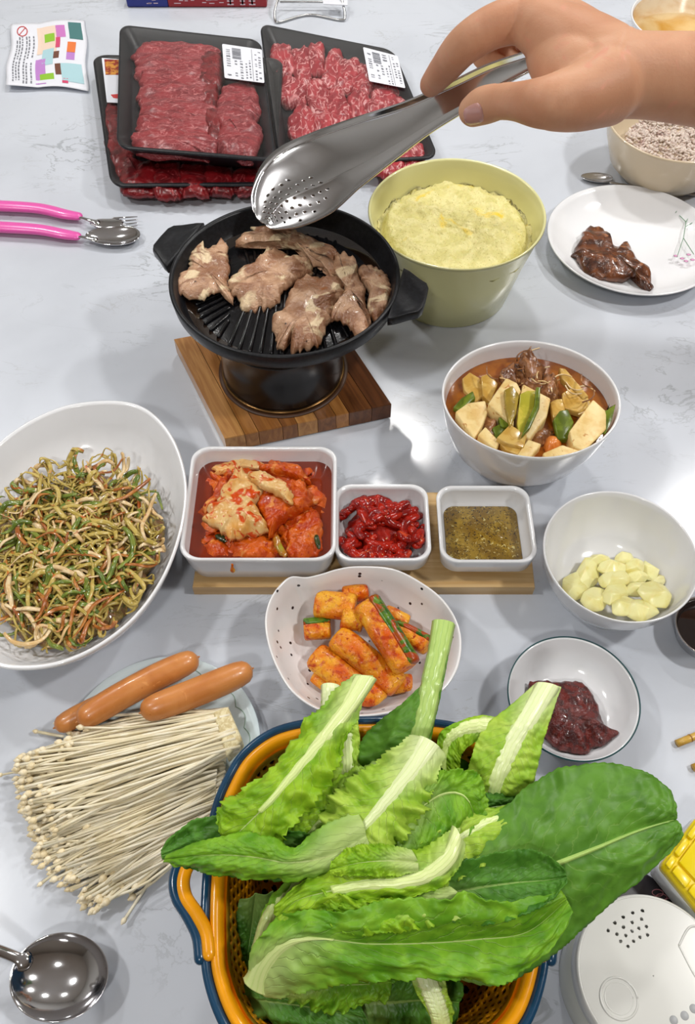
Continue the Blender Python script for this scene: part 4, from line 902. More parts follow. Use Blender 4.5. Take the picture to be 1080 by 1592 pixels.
# ladle
t = thing('ladle', 'large stainless steel ladle lying at the bottom left corner', 'ladle', tuple(at(100, 1520, 0)))
c = at(104, 1522, 0); dl = (at(170, 1508, 0)-at(30, 1500, 0)); spoonbowl(c, dl, .0325, .0262, .0155, .019, M['steel2'], t, 'ladle_bowl', 64, .0, th=.0009)
part('handle', tube(spl([at(36, 1494, .0195), at(14, 1484, .024), at(-20, 1472, .032), at(-90, 1450, .045), at(-220, 1415, .06)], 20), [.0065, .005, .0038]+[.0036]*17, 10, .35), M['steel2'], t)
# spoon lying by the rice bowl
t = thing('table_spoon', 'steel spoon lying behind the flower plate under the rice bowl', 'spoon', tuple(at(920, 281, 0)))
spoonbowl(at(926, 281, 0), at(960, 284, 0)-at(905, 280, 0), .020, .0095, .004, .0055, M['steel'], t)
part('handle', tube(spl([at(950, 284, .0052), at(1000, 293, .004), at(1060, 300, .003), at(1160, 312, .003)], 14), [.0028, .0024]+[.0028]*12, 10, .3), M['steel'], t)
# bamboo chopsticks
for a, b, l in (((1052, 1156), (1420, 1006), 'yellow bamboo chopstick tip at the right edge above the lettuce'), ((1077, 1194), (1440, 1052), 'second bamboo chopstick end barely showing at the right edge below the first')):
    t = thing('chopstick', l, 'chopstick', tuple(at(*a, 0)))
    P = [at(*a, .0034).lerp(at(*b, .0034), i/20) for i in range(21)]
    part('stick', tube(P, [.0030+.0004*(i/20) for i in range(21)], 12, roundcap=False), M['chopstick'], t)
    part('ring', tube([P[1]+(P[2]-P[1])*.0, P[1]+(P[2]-P[1])*.08], .0033, 12, roundcap=False), plain('bamboo_node', S(150, 104, 40), .4), t)

# ------------------------------------------------------------------ glass plate, sausages, enoki
cen3 = at(250, 1165, .010); PRr = .0775
n = N('frosted_glass'); n.set(col=S(206, 220, 224), rough=.14, coat=.4); M['glassplate'] = n.m
t = rimmed('side_plate', 'pale bluish plate with a green scalloped line under sausages and enoki', 'plate', circ(cen3.x, cen3.y, PRr, n=96), (cen3.x, cen3.y),
    [(.55, .0), (.6, .0), (.62, .002), (.9, .007), (1, .0105), (.99, .0115), (.93, .0095), (.72, .004), (.5, .0035)], M['glassplate'])
P = []
for i in range(22*8+1):
    a = 2*PI*i/(22*8); r = PRr*(.845+.045*abs(math.sin(11*a))); P.append(Vector((cen3.x+r*math.cos(a), cen3.y+r*math.sin(a), .0040+(r/PRr-.72)/.21*.0055)))
part('scallop_line', tube(P, .0004, 5, roundcap=False), plain('sage_line', S(140, 166, 150), .4), t)
def sausage(label, a, b, r, bend):
    m_ = a.lerp(b, .5)+bend; P = spl([a, a.lerp(m_, .5)+bend*.25, m_, m_.lerp(b, .5)+bend*.25, b], 22)
    R = [r*(1-.12*abs(2*i/21-1)**4) for i in range(22)]
    o = part('sausage', tube(P, R, 24), M['sausage'], mods=[]); tag(o, label, 'sausage')
    d = (a-m_).normalized()
    for e, q in ((a-(m_-a).normalized()*r*.86, 0), (b-(m_-b).normalized()*r*.86, 0)):
        gs = []
        part('end_pucker', tube([e, e+(e-m_).normalized()*.0012], [.0012, .0006], 8), M['sausage'], o)
sausage('sausage lying underneath, only its left end showing', at(100, 1124, .016), at(200, 1078, .016), .0088, Vector((0, .001, 0)))
sausage('upper long sausage, the one at the back left', at(138, 1112, .0285), at(291, 1030, .0265), .0108, Vector((-.001, .0015, 0)))
sausage('front sausage resting on the enoki, at the right', at(238, 1101, .037), at(374, 1047, .031), .0112, Vector((0, -.001, 0)))
def bunch(label, root, caps, nst, seed, z0, z1, rootw, loc, stray=()):
    random.seed(seed); t = thing('enoki_bunch', label, 'mushroom', loc)
    (ax, ay), (bx, by) = root
    for i in range(nst):
        f = random.random(); g = random.random(); fz = random.random()
        zr = lerp(z0, z1, fz); zc = lerp(.004, z1*.75, fz*random.uniform(.6, 1))+z0*.3
        rx, ry = lerp(ax, bx, f)+random.uniform(-3, 3), lerp(ay, by, f)+random.uniform(-2, 2)
        f2 = min(1, max(0, f+random.gauss(0, .10)))
        q = spl(caps, 21)[int(f2*20)]
        back = abs(random.gauss(0, 1))*38*(.4+fz*.8)
        cx, cy = q[0], q[1]; dx, dy = rx-cx, ry-cy; L = math.hypot(dx, dy); cx += dx/L*back+random.uniform(-6, 6); cy += dy/L*back+random.uniform(-8, 8)
        if i < len(stray): cx, cy = stray[i]; zc = .006
        A, B_ = at(rx, ry, zr), at(cx, cy, zc); bow = random.gauss(0, .0045)
        nrm = (B_-A).cross(Vector((0, 0, 1))).normalized()
        P = spl([A, A.lerp(B_, .33)+nrm*bow*.8+Vector((0, 0, .001)), A.lerp(B_, .7)+nrm*bow, B_], 9)
        rs = random.uniform(.00085, .0013)
        o = part('mushroom_stem', tube(P, [rs*1.15]*3+[rs]*6, 6, roundcap=False), M['enoki'], t)
        d = (Vector(P[-1])-Vector(P[-2])).normalized(); rc2 = random.uniform(.0015, .0027)
        e = Vector(P[-1]); part('cap', tube([e-d*rc2*.3, e+d*rc2*.3, e+d*rc2*.9], [rc2*1.0, rc2*.96, rc2*.45], 8), M['enokicap'], o)
    return t
CAPS1 = [(118, 1140), (85, 1160), (28, 1180), (16, 1200), (22, 1225), (30, 1250), (42, 1270), (58, 1300)]
CAPS2 = [(34, 1265), (42, 1290), (50, 1315), (58, 1340), (80, 1362), (104, 1385), (118, 1405), (150, 1412), (168, 1380)]
t = bunch('lower enoki mushroom bunch running under the basket rim', ((350, 1162), (342, 1290)), CAPS2, 150, 41, .004, .020, .0, tuple(at(200, 1290, 0)), stray=((192, 1432), (62, 1375), (205, 1395)))
t = bunch('upper enoki mushroom bunch with a square cut root end beside the sausages', ((352, 1100), (372, 1165)), CAPS1, 148, 42, .018, .036, .0, tuple(at(200, 1200, 0)), stray=((0, 1205), (55, 1137), (88, 1124)))
q = [at(x, y, .036) for x, y in [(330, 1106), (354, 1097), (377, 1150), (352, 1176)]]
part('root_block', prism(q, .018), M['enokiroot'], t, mods=[('bev', .002)])
random.seed(8); gs = []
for i in range(260):
    f = random.random(); a = at(lerp(345, 330, f), lerp(1110, 1285, f), random.uniform(.004, .026))
    qx, qy, _ = spl([(50, 1200, 0), (50, 1260, 0), (80, 1330, 0), (150, 1380, 0)], 21)[int(20*min(1, max(0, f+random.gauss(0, .08))))]
    b = at(qx+random.uniform(0, 60), qy+random.uniform(-12, 12), random.uniform(.003, .018)); gs.append(tube([a, a.lerp(b, .5)+Vector((0, random.gauss(0, .002), 0)), b], .0011, 5, roundcap=False))
o = part('mushroom_filling', join(*gs), M['enoki'], t); tag(o, kind='stuff')

# ------------------------------------------------------------------ basket set
BZ = .110
LEFT = [(540, 1113), (480, 1116), (420, 1132), (372, 1168), (342, 1218), (326, 1262), (318, 1310), (312, 1380), (310, 1450), (314, 1520), (338, 1592), (375, 1640), (440, 1668), (540, 1675)]
RIGHT = [(620, 1113), (700, 1120), (765, 1142), (808, 1182), (834, 1240), (846, 1300), (853, 1380), (855, 1450), (852, 1515), (828, 1590), (785, 1640), (720, 1668), (620, 1675)]
loop = LEFT+RIGHT[::-1]
out = [(q[0], q[1]) for q in spl([at(x, y, BZ) for x, y in loop], 180, True)]
bcx, bcy = sum(p[0] for p in out)/180, sum(p[1] for p in out)/180
def sc_out(o_, off):
    n_ = len(o_); r = []
    for i in range(n_):
        a, b = Vector(o_[i-1]), Vector(o_[(i+1) % n_]); d = (b-a).normalized(); nn = Vector((-d.y, d.x)); p = Vector(o_[i])
        if nn.dot(Vector((bcx, bcy))-p) < 0: nn = -nn
        p = p+nn*off; r.append((p.x, p.y))
    return r
def wall_geo(o_, prof):
    R = []
    for s, z, off in prof:
        oo = sc_out(o_, off); R.append([Vector((bcx+(x-bcx)*s, bcy+(y-bcy)*s, z)) for x, y in oo])
    return R
tb = thing('basin', 'navy blue plastic basin around the amber colander full of lettuce', 'basin', (bcx, bcy, .0005))
part('basin_body', rings(wall_geo(out, [(.66, .0005, .0), (.80, .001, 0), (.84, .012, 0), (.93, .06, 0), (.985, BZ-.004, 0), (.985, BZ-.001, .002), (.92, .06, .002), (.82, .013, .002), (.6, .004, 0)])), M['navy'], tb)
part('rim', rings(wall_geo(out, [(1, BZ-.006, .0035), (1, BZ-.003, .0), (1, BZ, .0005), (1, BZ+.001, .003), (1, BZ-.001, .0058), (1, BZ-.006, .0058)])+[], caps=False), M['navy'], tb)
tc_ = thing('colander', 'amber yellow perforated colander nested in the navy basin, holding lettuce', 'colander', (bcx, bcy, .006))
part('rim', rings(wall_geo(out, [(1, BZ-.003, .0065), (1, BZ+.0005, .0062), (1, BZ+.0022, .0085), (1, BZ+.0015, .0115), (1, BZ-.003, .0135), (.99, BZ-.012, .0135)]), caps=False), M['orange'], tc_)
def perforated(o_, prof, nu, nv, holes_u, holes_v, hu=.30, hv=.34, stagger=True):
    R = []; 
    base = [(bcx+(x-bcx), bcy+(y-bcy)) for x, y in o_]
    O2 = spl([(x, y, 0) for x, y in o_], nu, True); V = []; Fc = []
    for j in range(nv+1):
        f = j/nv; s, z = prof(f)
        for x, y, _ in O2: V.append(Vector((bcx+(x-bcx)*s, bcy+(y-bcy)*s, z)))
    for j in range(nv):
        for i in range(nu):
            fu = (i+.5)/nu*holes_u; fv = (j+.5)/nv*holes_v; rv = int(fv); uu = (fu+(.5 if stagger and rv % 2 else 0)) % 1-.5; vv = fv % 1-.5
            if (uu/hu)**2+(vv/hv)**2 < 1: continue
            Fc.append((j*nu+i, j*nu+(i+1) % nu, (j+1)*nu+(i+1) % nu, (j+1)*nu+i))
    return V, Fc
inner = sc_out(out, .0135)
part('perforated_wall', perforated(inner, lambda f: (lerp(.985, .84, f), lerp(BZ-.010, .024, f)), 840, 90, 84, 9, .31, .36), M['orange'], tc_, mods=[('sol', .0014)])
part('upper_band', rings(wall_geo(inner, [(1, BZ-.004, 0), (.985, BZ-.0105, 0), (.985, BZ-.0105, .0016), (1, BZ-.004, .0016)]), caps=False), M['orange'], tc_)
part('perforated_floor', perforated(inner, lambda f: (lerp(.84, .08, f), lerp(.024, .010, min(1, f*5))), 560, 80, 56, 11, .31, .34), M['orange'], tc_, mods=[('sol', .0014)])
def ear(sgn):
    if sgn < 0: E_ = [(319, 1282), (300, 1312), (280, 1340), (271, 1368), (275, 1396), (292, 1424), (307, 1456), (311, 1490)]
    else: E_ = [(849, 1302), (866, 1328), (884, 1354), (892, 1380), (888, 1406), (872, 1432), (860, 1462), (856, 1492)]
    P = spl([at(x, y, BZ-.001) for x, y in E_], 40)
    part('handle', tube(P, .0036, 12), M['navy'], tb)
    Q_ = [(x+(-sgn)*14+(-sgn)*0, lerp(y, 1384, .07)) for x, y in E_]
    P = spl([at(x, y, BZ+.001) for x, y in Q_], 40)
    part('handle', tube(P, .0040, 12, .8), M['orange'], tc_)
ear(-1); ear(1)

# ------------------------------------------------------------------ lettuce
def leaf(label, Lp, Mp, Rp, mat='leaf_m', ruf=.0022, bulge=.003, teeth=.03, seed=0, nu=110, nv=36, rib=(.0042, .0008), ribside=1, fr=9, group=None, ribend=.7):
    """Lp, Mp, Rp: left edge, midrib, right edge as (px, py, z) from base to tip"""
    L, Mi, R = (spl([at(*p) for p in A], nu) for A in (Lp, Mp, Rp)); V = []; UV = []
    for i in range(nu):
        u = i/(nu-1); l, m, r = Vector(L[i]), Vector(Mi[i]), Vector(R[i])
        tg = (Vector(Mi[min(nu-1, i+1)])-Vector(Mi[max(0, i-1)])).normalized()
        nn = (r-l).cross(tg)
        if nn.length < 1e-7: nn = Vector((0, 0, 1))
        nn.normalize()
        if nn.z < 0: nn = -nn
        for j in range(nv+1):
            v = j/nv*2-1; e = l if v < 0 else r; a = abs(v); wd = (e-m).length
            ph = u*nu*.32+1.2*mn.noise(Vector((u*9, seed+(v > 0)*5, 1))); tt = 1.9*teeth*((ph % 1.0)*1.0+1.3*mn.noise(Vector((u*14, seed*2.1+(v > 0)*9, 0)))-.3)
            p = m.lerp(e, a*(1+tt*max(0, (a-.8)/.2)) if a > 0 else 0)
            bl = bulge*math.sin(PI*min(1, a))**2*min(1, wd/.02)
            bs = min(1, u*3.2+.04); q = bs*ruf*(a**1.5)*1.35*min(1, wd/.012)*(.55*math.sin(u*fr*2*PI*.8+seed+(1.9 if v > 0 else 0)+4*mn.noise(Vector((u*4, seed, v))))+1.3*mn.noise(Vector((u*11, v*2, seed)))+.9*mn.noise(Vector((u*27, v*3, seed+7))))
            cr = bs*.0013*mn.noise(Vector((u*30, v*7, seed+4)))*min(1, a*5)*min(1, wd/.012)
            crease = -.0012*math.exp(-(a/.10)**2)
            V.append(p+nn*(bl+q+cr+crease)); UV.append((u, j/nv))
    Fc = [(i*(nv+1)+j, i*(nv+1)+j+1, (i+1)*(nv+1)+j+1, (i+1)*(nv+1)+j) for i in range(nu-1) for j in range(nv)]
    o = mk('lettuce_leaf', V, Fc, M[mat], uv=UV, mods=[('sol', .0005)]); tag(o, label, 'lettuce', group)
    if rib:
        k = max(6, int(nu*ribend)); RV, RU, RF = [], [], []; m_ = 10; cj = nv//2
        for i in range(k):
            f = i/(k-1); c0 = Vector(V[i*(nv+1)+cj]); sd = (Vector(V[i*(nv+1)+cj+1])-Vector(V[i*(nv+1)+cj-1])); sd.normalize()
            c1 = Vector(V[(min(i+1, nu-1))*(nv+1)+cj]); c9 = Vector(V[max(0, i-1)*(nv+1)+cj]); tg = (c1-c9).normalized(); nn = sd.cross(tg).normalized()
            if nn.z < 0: nn = -nn
            hw = lerp(rib[0], rib[1], f**.75)*1.15
            for q in range(m_+1):
                w_ = q/m_*2-1; RV.append(c0+sd*(hw*w_)+nn*(-.0014+(.0026+hw*.22*(1-f*.5))*max(0, 1-w_*w_)**.5)); RU.append((f*ribend, q/m_))
        RF = [(i*(m_+1)+q, i*(m_+1)+q+1, (i+1)*(m_+1)+q+1, (i+1)*(m_+1)+q) for i in range(k-1) for q in range(m_)]
        mk('midrib', RV, RF, RIBM[M[mat].name], o, uv=RU, mods=[('sol', .0009, -1)])
    return o
Z = .125
# inside and underneath, dark
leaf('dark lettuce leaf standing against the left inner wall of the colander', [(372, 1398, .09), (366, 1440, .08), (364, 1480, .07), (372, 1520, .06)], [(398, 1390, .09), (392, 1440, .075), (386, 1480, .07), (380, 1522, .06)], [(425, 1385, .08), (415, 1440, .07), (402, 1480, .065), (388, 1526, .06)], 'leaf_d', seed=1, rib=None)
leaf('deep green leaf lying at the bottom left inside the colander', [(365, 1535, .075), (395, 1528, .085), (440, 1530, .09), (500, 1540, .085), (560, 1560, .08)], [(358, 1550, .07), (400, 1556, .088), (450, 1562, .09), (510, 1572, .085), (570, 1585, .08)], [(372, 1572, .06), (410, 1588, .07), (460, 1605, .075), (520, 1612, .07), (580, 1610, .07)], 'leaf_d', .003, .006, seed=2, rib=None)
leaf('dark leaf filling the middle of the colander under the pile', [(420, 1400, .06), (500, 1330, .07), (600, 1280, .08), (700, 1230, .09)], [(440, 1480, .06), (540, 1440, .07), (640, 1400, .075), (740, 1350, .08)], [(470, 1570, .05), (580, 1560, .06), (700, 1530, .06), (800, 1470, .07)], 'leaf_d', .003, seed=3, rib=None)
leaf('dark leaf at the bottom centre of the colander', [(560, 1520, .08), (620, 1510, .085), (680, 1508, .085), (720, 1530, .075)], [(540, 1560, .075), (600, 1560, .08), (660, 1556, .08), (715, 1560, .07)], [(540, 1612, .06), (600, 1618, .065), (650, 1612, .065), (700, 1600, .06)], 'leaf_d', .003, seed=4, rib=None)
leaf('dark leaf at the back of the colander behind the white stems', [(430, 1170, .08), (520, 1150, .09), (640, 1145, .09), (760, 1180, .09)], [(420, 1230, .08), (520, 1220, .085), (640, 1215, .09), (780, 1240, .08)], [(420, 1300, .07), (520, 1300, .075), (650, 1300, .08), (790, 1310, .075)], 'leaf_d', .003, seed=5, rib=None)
leaf('mid green leaf peeping out below the big front leaf', [(470, 1500, .105), (520, 1500, .108), (580, 1508, .106), (620, 1516, .1)], [(440, 1530, .10), (500, 1532, .105), (560, 1532, .104), (610, 1530, .1)], [(430, 1548, .09), (480, 1566, .095), (530, 1574, .095), (600, 1548, .09)], 'leaf_m', .0035, seed=6, rib=None)
# white torn stub at the bottom
leaf('torn white lettuce stem stub hanging at the bottom centre', [(636, 1512, .12), (648, 1545, .115), (666, 1575, .11), (680, 1610, .10)], [(660, 1512, .122), (672, 1545, .118), (684, 1575, .112), (690, 1610, .10)], [(690, 1512, .118), (696, 1545, .114), (704, 1570, .105), (700, 1610, .10)], 'leaf_p', .001, .002, .01, 7, rib=(.0052, .0042), ribend=1)
# pale curved stems in the left interior
leaf('narrow leaf with a pale arched stem inside the left of the colander', [(396, 1478, .10), (404, 1430, .112), (425, 1390, .12), (470, 1350, .125), (520, 1330, .12)], [(408, 1482, .10), (418, 1434, .114), (442, 1395, .122), (482, 1362, .127), (540, 1345, .12)], [(420, 1484, .095), (440, 1440, .105), (480, 1420, .11), (530, 1410, .11), (560, 1380, .11)], 'leaf_m', .002, seed=8, rib=(.0062, .002))
# stem C, tall pale stalk over the speckled bowl
leaf('deep green leaf on the tall pale stalk reaching over the speckled bowl', [(676, 965, .150), (668, 1010, .150), (658, 1060, .148), (610, 1105, .140), (566, 1145, .130), (560, 1190, .125), (590, 1240, .12)], [(690, 966, .152), (682, 1010, .152), (670, 1065, .15), (658, 1120, .146), (642, 1165, .138), (625, 1205, .13), (610, 1240, .12)], [(703, 970, .150), (698, 1010, .150), (688, 1065, .148), (676, 1120, .143), (664, 1170, .135), (650, 1210, .127), (630, 1244, .118)], 'leaf_g', .0012, .002, .02, 9, rib=(.0062, .0040), ribend=1)
# second upright stem left of it, behind
leaf('pale leaf with upright ribbed stem behind the tall left leaf', [(500, 1070, .128), (505, 1110, .128), (512, 1160, .124), (500, 1230, .12)], [(524, 1068, .132), (530, 1110, .132), (538, 1160, .128), (540, 1240, .12)], [(550, 1080, .130), (556, 1120, .130), (562, 1165, .125), (580, 1240, .118)], 'leaf_p', .001, .003, .01, 10, rib=(.0058, .0036), ribend=1)
# right stem E
leaf('pale leaf with a broad white stem cut square beside the chilli paste', [(834, 1061, .145), (794, 1096, .145), (757, 1126, .143), (735, 1167, .140), (727, 1215, .13), (737, 1244, .12)], [(852, 1064, .148), (824, 1112, .148), (800, 1150, .146), (782, 1190, .142), (770, 1222, .134), (768, 1245, .122)], [(872, 1068, .145), (856, 1116, .145), (842, 1160, .142), (834, 1198, .138), (822, 1230, .13), (806, 1252, .12)], 'leaf_p', .0012, .002, .015, 11, rib=(.0062, .0040), ribend=.9)
leaf('leaf with a pale stalk arching left behind the broad white stem', [(790, 1120, .138), (750, 1112, .143), (712, 1122, .143), (684, 1140, .138), (676, 1180, .13)], [(788, 1134, .138), (750, 1128, .143), (715, 1136, .142), (694, 1156, .136), (688, 1195, .128)], [(784, 1150, .134), (745, 1152, .138), (722, 1166, .136), (715, 1185, .130), (720, 1220, .122)], 'leaf_b', .001, .002, .02, 12, rib=(.0050, .0024), ribend=1)
# small green leaf right of centre behind big right leaf
leaf('mid green leaf tucked behind the big right leaf near the basin rim', [(700, 1260, .125), (740, 1236, .13), (790, 1234, .13), (830, 1244, .12)], [(710, 1285, .125), (745, 1262, .13), (790, 1252, .13), (835, 1252, .12)], [(720, 1310, .12), (760, 1290, .125), (800, 1276, .125), (838, 1262, .118)], 'leaf_d', .002, seed=13, rib=(.002, .0006))
# G: big right leaf
leaf('very large smooth leaf fanning out at the right toward the yellow box', [(560, 1400, .135), (640, 1360, .142), (712, 1312, .148), (790, 1250, .152), (850, 1205, .152), (925, 1186, .150), (1000, 1200, .148), (1045, 1232, .145), (1050, 1262, .142)],
     [(600, 1440, .125), (680, 1412, .135), (760, 1385, .142), (820, 1362, .146), (870, 1342, .147), (930, 1318, .147), (985, 1295, .146), (1030, 1280, .144), (1052, 1274, .142)],
     [(660, 1500, .11), (740, 1530, .118), (800, 1522, .122), (860, 1485, .124), (905, 1445, .126), (950, 1405, .130), (1000, 1365, .134), (1048, 1318, .138), (1060, 1290, .140)], 'leaf_g', .0016, .003, .012, 14, nu=140, nv=46, rib=(.0034, .0005), fr=5, ribend=.96)
# pocket leaf on G
leaf('deep green hollow leaf lying inside the big right leaf', [(600, 1392, .150), (660, 1360, .153), (730, 1335, .156), (800, 1322, .158), (850, 1330, .158), (878, 1352, .156)], [(620, 1410, .146), (680, 1392, .146), (740, 1380, .147), (800, 1372, .149), (850, 1368, .151), (880, 1362, .155)], [(640, 1432, .152), (700, 1432, .154), (760, 1436, .156), (820, 1420, .158), (860, 1396, .158), (882, 1372, .156)], 'leaf_d', .002, -.004, .03, 15, rib=None)
# pale stem leaf middle right
leaf('leaf with pale heart lying between the centre and the big right leaf', [(560, 1400, .14), (620, 1340, .148), (680, 1292, .152), (740, 1262, .152), (800, 1250, .145)], [(575, 1412, .14), (640, 1362, .148), (700, 1312, .152), (755, 1278, .152), (812, 1256, .145)], [(590, 1430, .136), (660, 1400, .145), (725, 1360, .148), (790, 1310, .148), (822, 1265, .142)], 'leaf_p', .0035, .002, .04, 16, rib=(.0015, .0035), ribend=1)
# F small curled green
leaf('curled deep green leaf in the middle with a drooping edge', [(648, 1240, .150), (668, 1212, .158), (700, 1196, .162), (738, 1200, .160), (756, 1228, .158), (757, 1262, .15), (744, 1302, .14)], [(612, 1300, .146), (640, 1268, .152), (676, 1240, .156), (706, 1232, .158), (728, 1244, .157), (738, 1270, .15), (740, 1304, .14)], [(560, 1330, .142), (600, 1342, .146), (650, 1336, .148), (690, 1316, .152), (716, 1300, .152), (730, 1300, .146), (738, 1308, .14)], 'leaf_m', .0035, .002, .04, 17, rib=(.0018, .0006), fr=7)
# D: cut pale stem centre, yellow green
leaf('bright yellow-green leaf with torn white base in the centre of the pile', [(640, 1142, .160), (600, 1172, .158), (556, 1205, .156), (512, 1240, .152), (500, 1290, .148), (498, 1330, .14)], [(668, 1152, .164), (640, 1196, .164), (604, 1240, .162), (570, 1280, .158), (540, 1312, .152), (512, 1340, .145)], [(692, 1172, .160), (676, 1220, .160), (660, 1262, .158), (620, 1310, .155), (570, 1340, .15), (520, 1352, .144)], 'leaf_p', .0055, .003, .07, 18, rib=(.0062, .0016))
# centre ruffle leaves
leaf('ruffled bright leaf under the torn white base at the centre left', [(600, 1180, .145), (540, 1200, .145), (480, 1240, .142), (440, 1290, .14), (425, 1330, .135)], [(590, 1220, .146), (540, 1244, .147), (500, 1275, .146), (470, 1310, .142), (440, 1345, .136)], [(600, 1270, .145), (570, 1300, .147), (530, 1330, .146), (490, 1350, .142), (450, 1362, .136)], 'leaf_b', .0045, .003, .05, 19, rib=(.003, .0008))
# A: upper left big leaf
leaf('long bright leaf with white base slanting up at the upper left of the pile', [(552, 1048, .166), (518, 1076, .166), (478, 1122, .166), (430, 1185, .164), (372, 1232, .160), (345, 1250, .156), (338, 1290, .15)], [(568, 1052, .169), (538, 1100, .170), (500, 1150, .170), (458, 1200, .168), (420, 1245, .165), (385, 1280, .158), (352, 1312, .15)], [(580, 1050, .166), (556, 1112, .167), (534, 1160, .167), (512, 1215, .165), (472, 1265, .162), (430, 1312, .155), (372, 1326, .15)], 'leaf_b', .0055, .003, .07, 20, rib=(.0056, .0010), fr=8, ribend=.75)
leaf('second white stem base standing behind the long upper left leaf', [(500, 1068, .140), (498, 1100, .142), (490, 1150, .140), (470, 1200, .136)], [(514, 1064, .144), (512, 1102, .146), (506, 1150, .143), (490, 1205, .138)], [(528, 1070, .14), (530, 1105, .142), (525, 1150, .14), (510, 1210, .135)], 'leaf_p', .001, .002, .01, 21, rib=(.0050, .0034), ribend=1)
# B: leaf at the far left with tip over the enoki
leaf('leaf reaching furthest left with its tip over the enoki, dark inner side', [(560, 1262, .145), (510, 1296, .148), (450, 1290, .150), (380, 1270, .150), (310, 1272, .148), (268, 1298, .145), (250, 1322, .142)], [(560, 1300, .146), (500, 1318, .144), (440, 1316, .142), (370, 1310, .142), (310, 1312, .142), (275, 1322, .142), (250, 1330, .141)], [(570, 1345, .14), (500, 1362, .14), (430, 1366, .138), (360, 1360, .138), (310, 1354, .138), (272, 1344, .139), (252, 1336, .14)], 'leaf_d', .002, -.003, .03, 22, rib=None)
leaf('outer rolled side of the left reaching leaf, smooth and bright green', [(556, 1262, .158), (500, 1286, .160), (455, 1318, .160), (420, 1300, .160), (360, 1296, .158), (300, 1312, .154), (258, 1330, .146)], [(570, 1300, .160), (510, 1332, .162), (450, 1342, .162), (400, 1334, .161), (350, 1330, .159), (300, 1332, .155), (256, 1336, .146)], [(578, 1338, .150), (510, 1362, .150), (440, 1368, .150), (380, 1366, .148), (330, 1358, .146), (285, 1348, .144), (254, 1340, .142)], 'leaf_m', .0022, .004, .035, 23, rib=None, fr=6)
# I: leaf with thin curved stem
leaf('crinkled bright leaf with a curved pale stem in the middle of the pile', [(716, 1286, .162), (690, 1298, .162), (650, 1320, .160), (600, 1330, .158), (540, 1326, .156), (500, 1345, .152), (440, 1395, .146), (425, 1420, .14)], [(712, 1298, .164), (700, 1330, .165), (668, 1358, .164), (620, 1372, .162), (565, 1376, .160), (510, 1386, .156), (462, 1400, .150), (430, 1425, .142)], [(722, 1310, .160), (716, 1345, .160), (690, 1375, .160), (640, 1394, .158), (585, 1402, .156), (535, 1408, .152), (480, 1430, .146), (440, 1440, .14)], 'leaf_b', .0045, .002, .06, 24, rib=(.0044, .0022))
leaf('lime coloured ruffle of leaf just above the curved pale stem', [(640, 1322, .166), (590, 1312, .166), (545, 1318, .165), (515, 1340, .162)], [(650, 1340, .166), (600, 1338, .167), (555, 1342, .166), (512, 1352, .162)], [(650, 1356, .164), (600, 1362, .165), (555, 1362, .164), (515, 1362, .160)], 'leaf_b', .003, .003, .06, 25, rib=None)
leaf('frilly bright leaf between the curved stem and the front leaf', [(700, 1378, .156), (640, 1386, .156), (580, 1400, .154), (520, 1390, .152), (500, 1382, .15)], [(720, 1396, .156), (650, 1412, .157), (590, 1424, .156), (540, 1424, .154), (505, 1410, .15)], [(740, 1420, .154), (670, 1440, .155), (610, 1450, .155), (550, 1452, .153), (520, 1440, .15)], 'leaf_b', .0045, .003, .06, 26, rib=None)
# H: big front leaf, two halves around a crease
leaf('long front leaf with a thick white arched base stretching to the right', [(384, 1532, .115), (388, 1488, .128), (410, 1448, .140), (460, 1416, .150), (530, 1418, .158), (620, 1398, .162), (720, 1392, .164), (800, 1402, .160), (872, 1384, .154)], [(400, 1538, .118), (412, 1500, .132), (446, 1468, .145), (500, 1460, .150), (570, 1468, .146), (650, 1468, .144), (740, 1462, .143), (820, 1450, .144), (882, 1400, .15)], [(425, 1552, .112), (455, 1548, .122), (500, 1536, .130), (560, 1528, .136), (630, 1524, .140), (700, 1520, .142), (770, 1530, .140), (830, 1500, .142), (890, 1420, .145)], 'leaf_m', .003, .003, .035, 27, nu=140, nv=44, rib=(.0085, .0006), ribend=.42)

# ------------------------------------------------------------------ round container, packet and yellow box at the bottom right
LCn = (.1890, .0513); LR = .0470
t = rimmed('round_container', 'round pale grey plastic container with a perforated lid at the bottom right', 'container', circ(*LCn, LR, n=96), LCn,
    [(.9, .0005), (.96, .0015), (.985, .006), (.985, .050)], plain('container_body', S(196, 198, 190), .25, trans=.0), asname='container_body')
M['lid'] = plain('lid_plastic', S(216, 216, 211), .22, coat=.15)
n_ = 140; LZ = .0600
HP = [(948, 1447), (960, 1434), (973, 1425), (987, 1419), (1001, 1416), (958, 1444+8), (971, 1442), (984, 1434), (998, 1431), (963, 1464-2), (974, 1455), (984, 1448), (995, 1443), (1006, 1441), (977, 1472), (985, 1463), (995, 1457), (1008, 1454)]
HPC = [(945, 1446.5), (955.5, 1434.5), (968.5, 1425.5), (983, 1419), (998.5, 1416), (958.5, 1452), (969, 1441.5), (982.5, 1434), (997, 1429), (964.5, 1463.5), (972.5, 1454.5), (982, 1447.5), (993, 1443), (1004.5, 1440.5), (976, 1471.5), (984.5, 1463), (994.5, 1457), (1006, 1453.5)]
HW = [at(x, y, LZ+.001) for x, y in HPC]
V, Fc = [], []
NR, NA = 110, 420
for j in range(NR+1):
    r = j/NR*.955
    for i in range(NA):
        a = 2*PI*i/NA; V.append(Vector((LCn[0]+LR*r*math.cos(a), LCn[1]+LR*r*math.sin(a), LZ+.0012-.0006*r*r)))
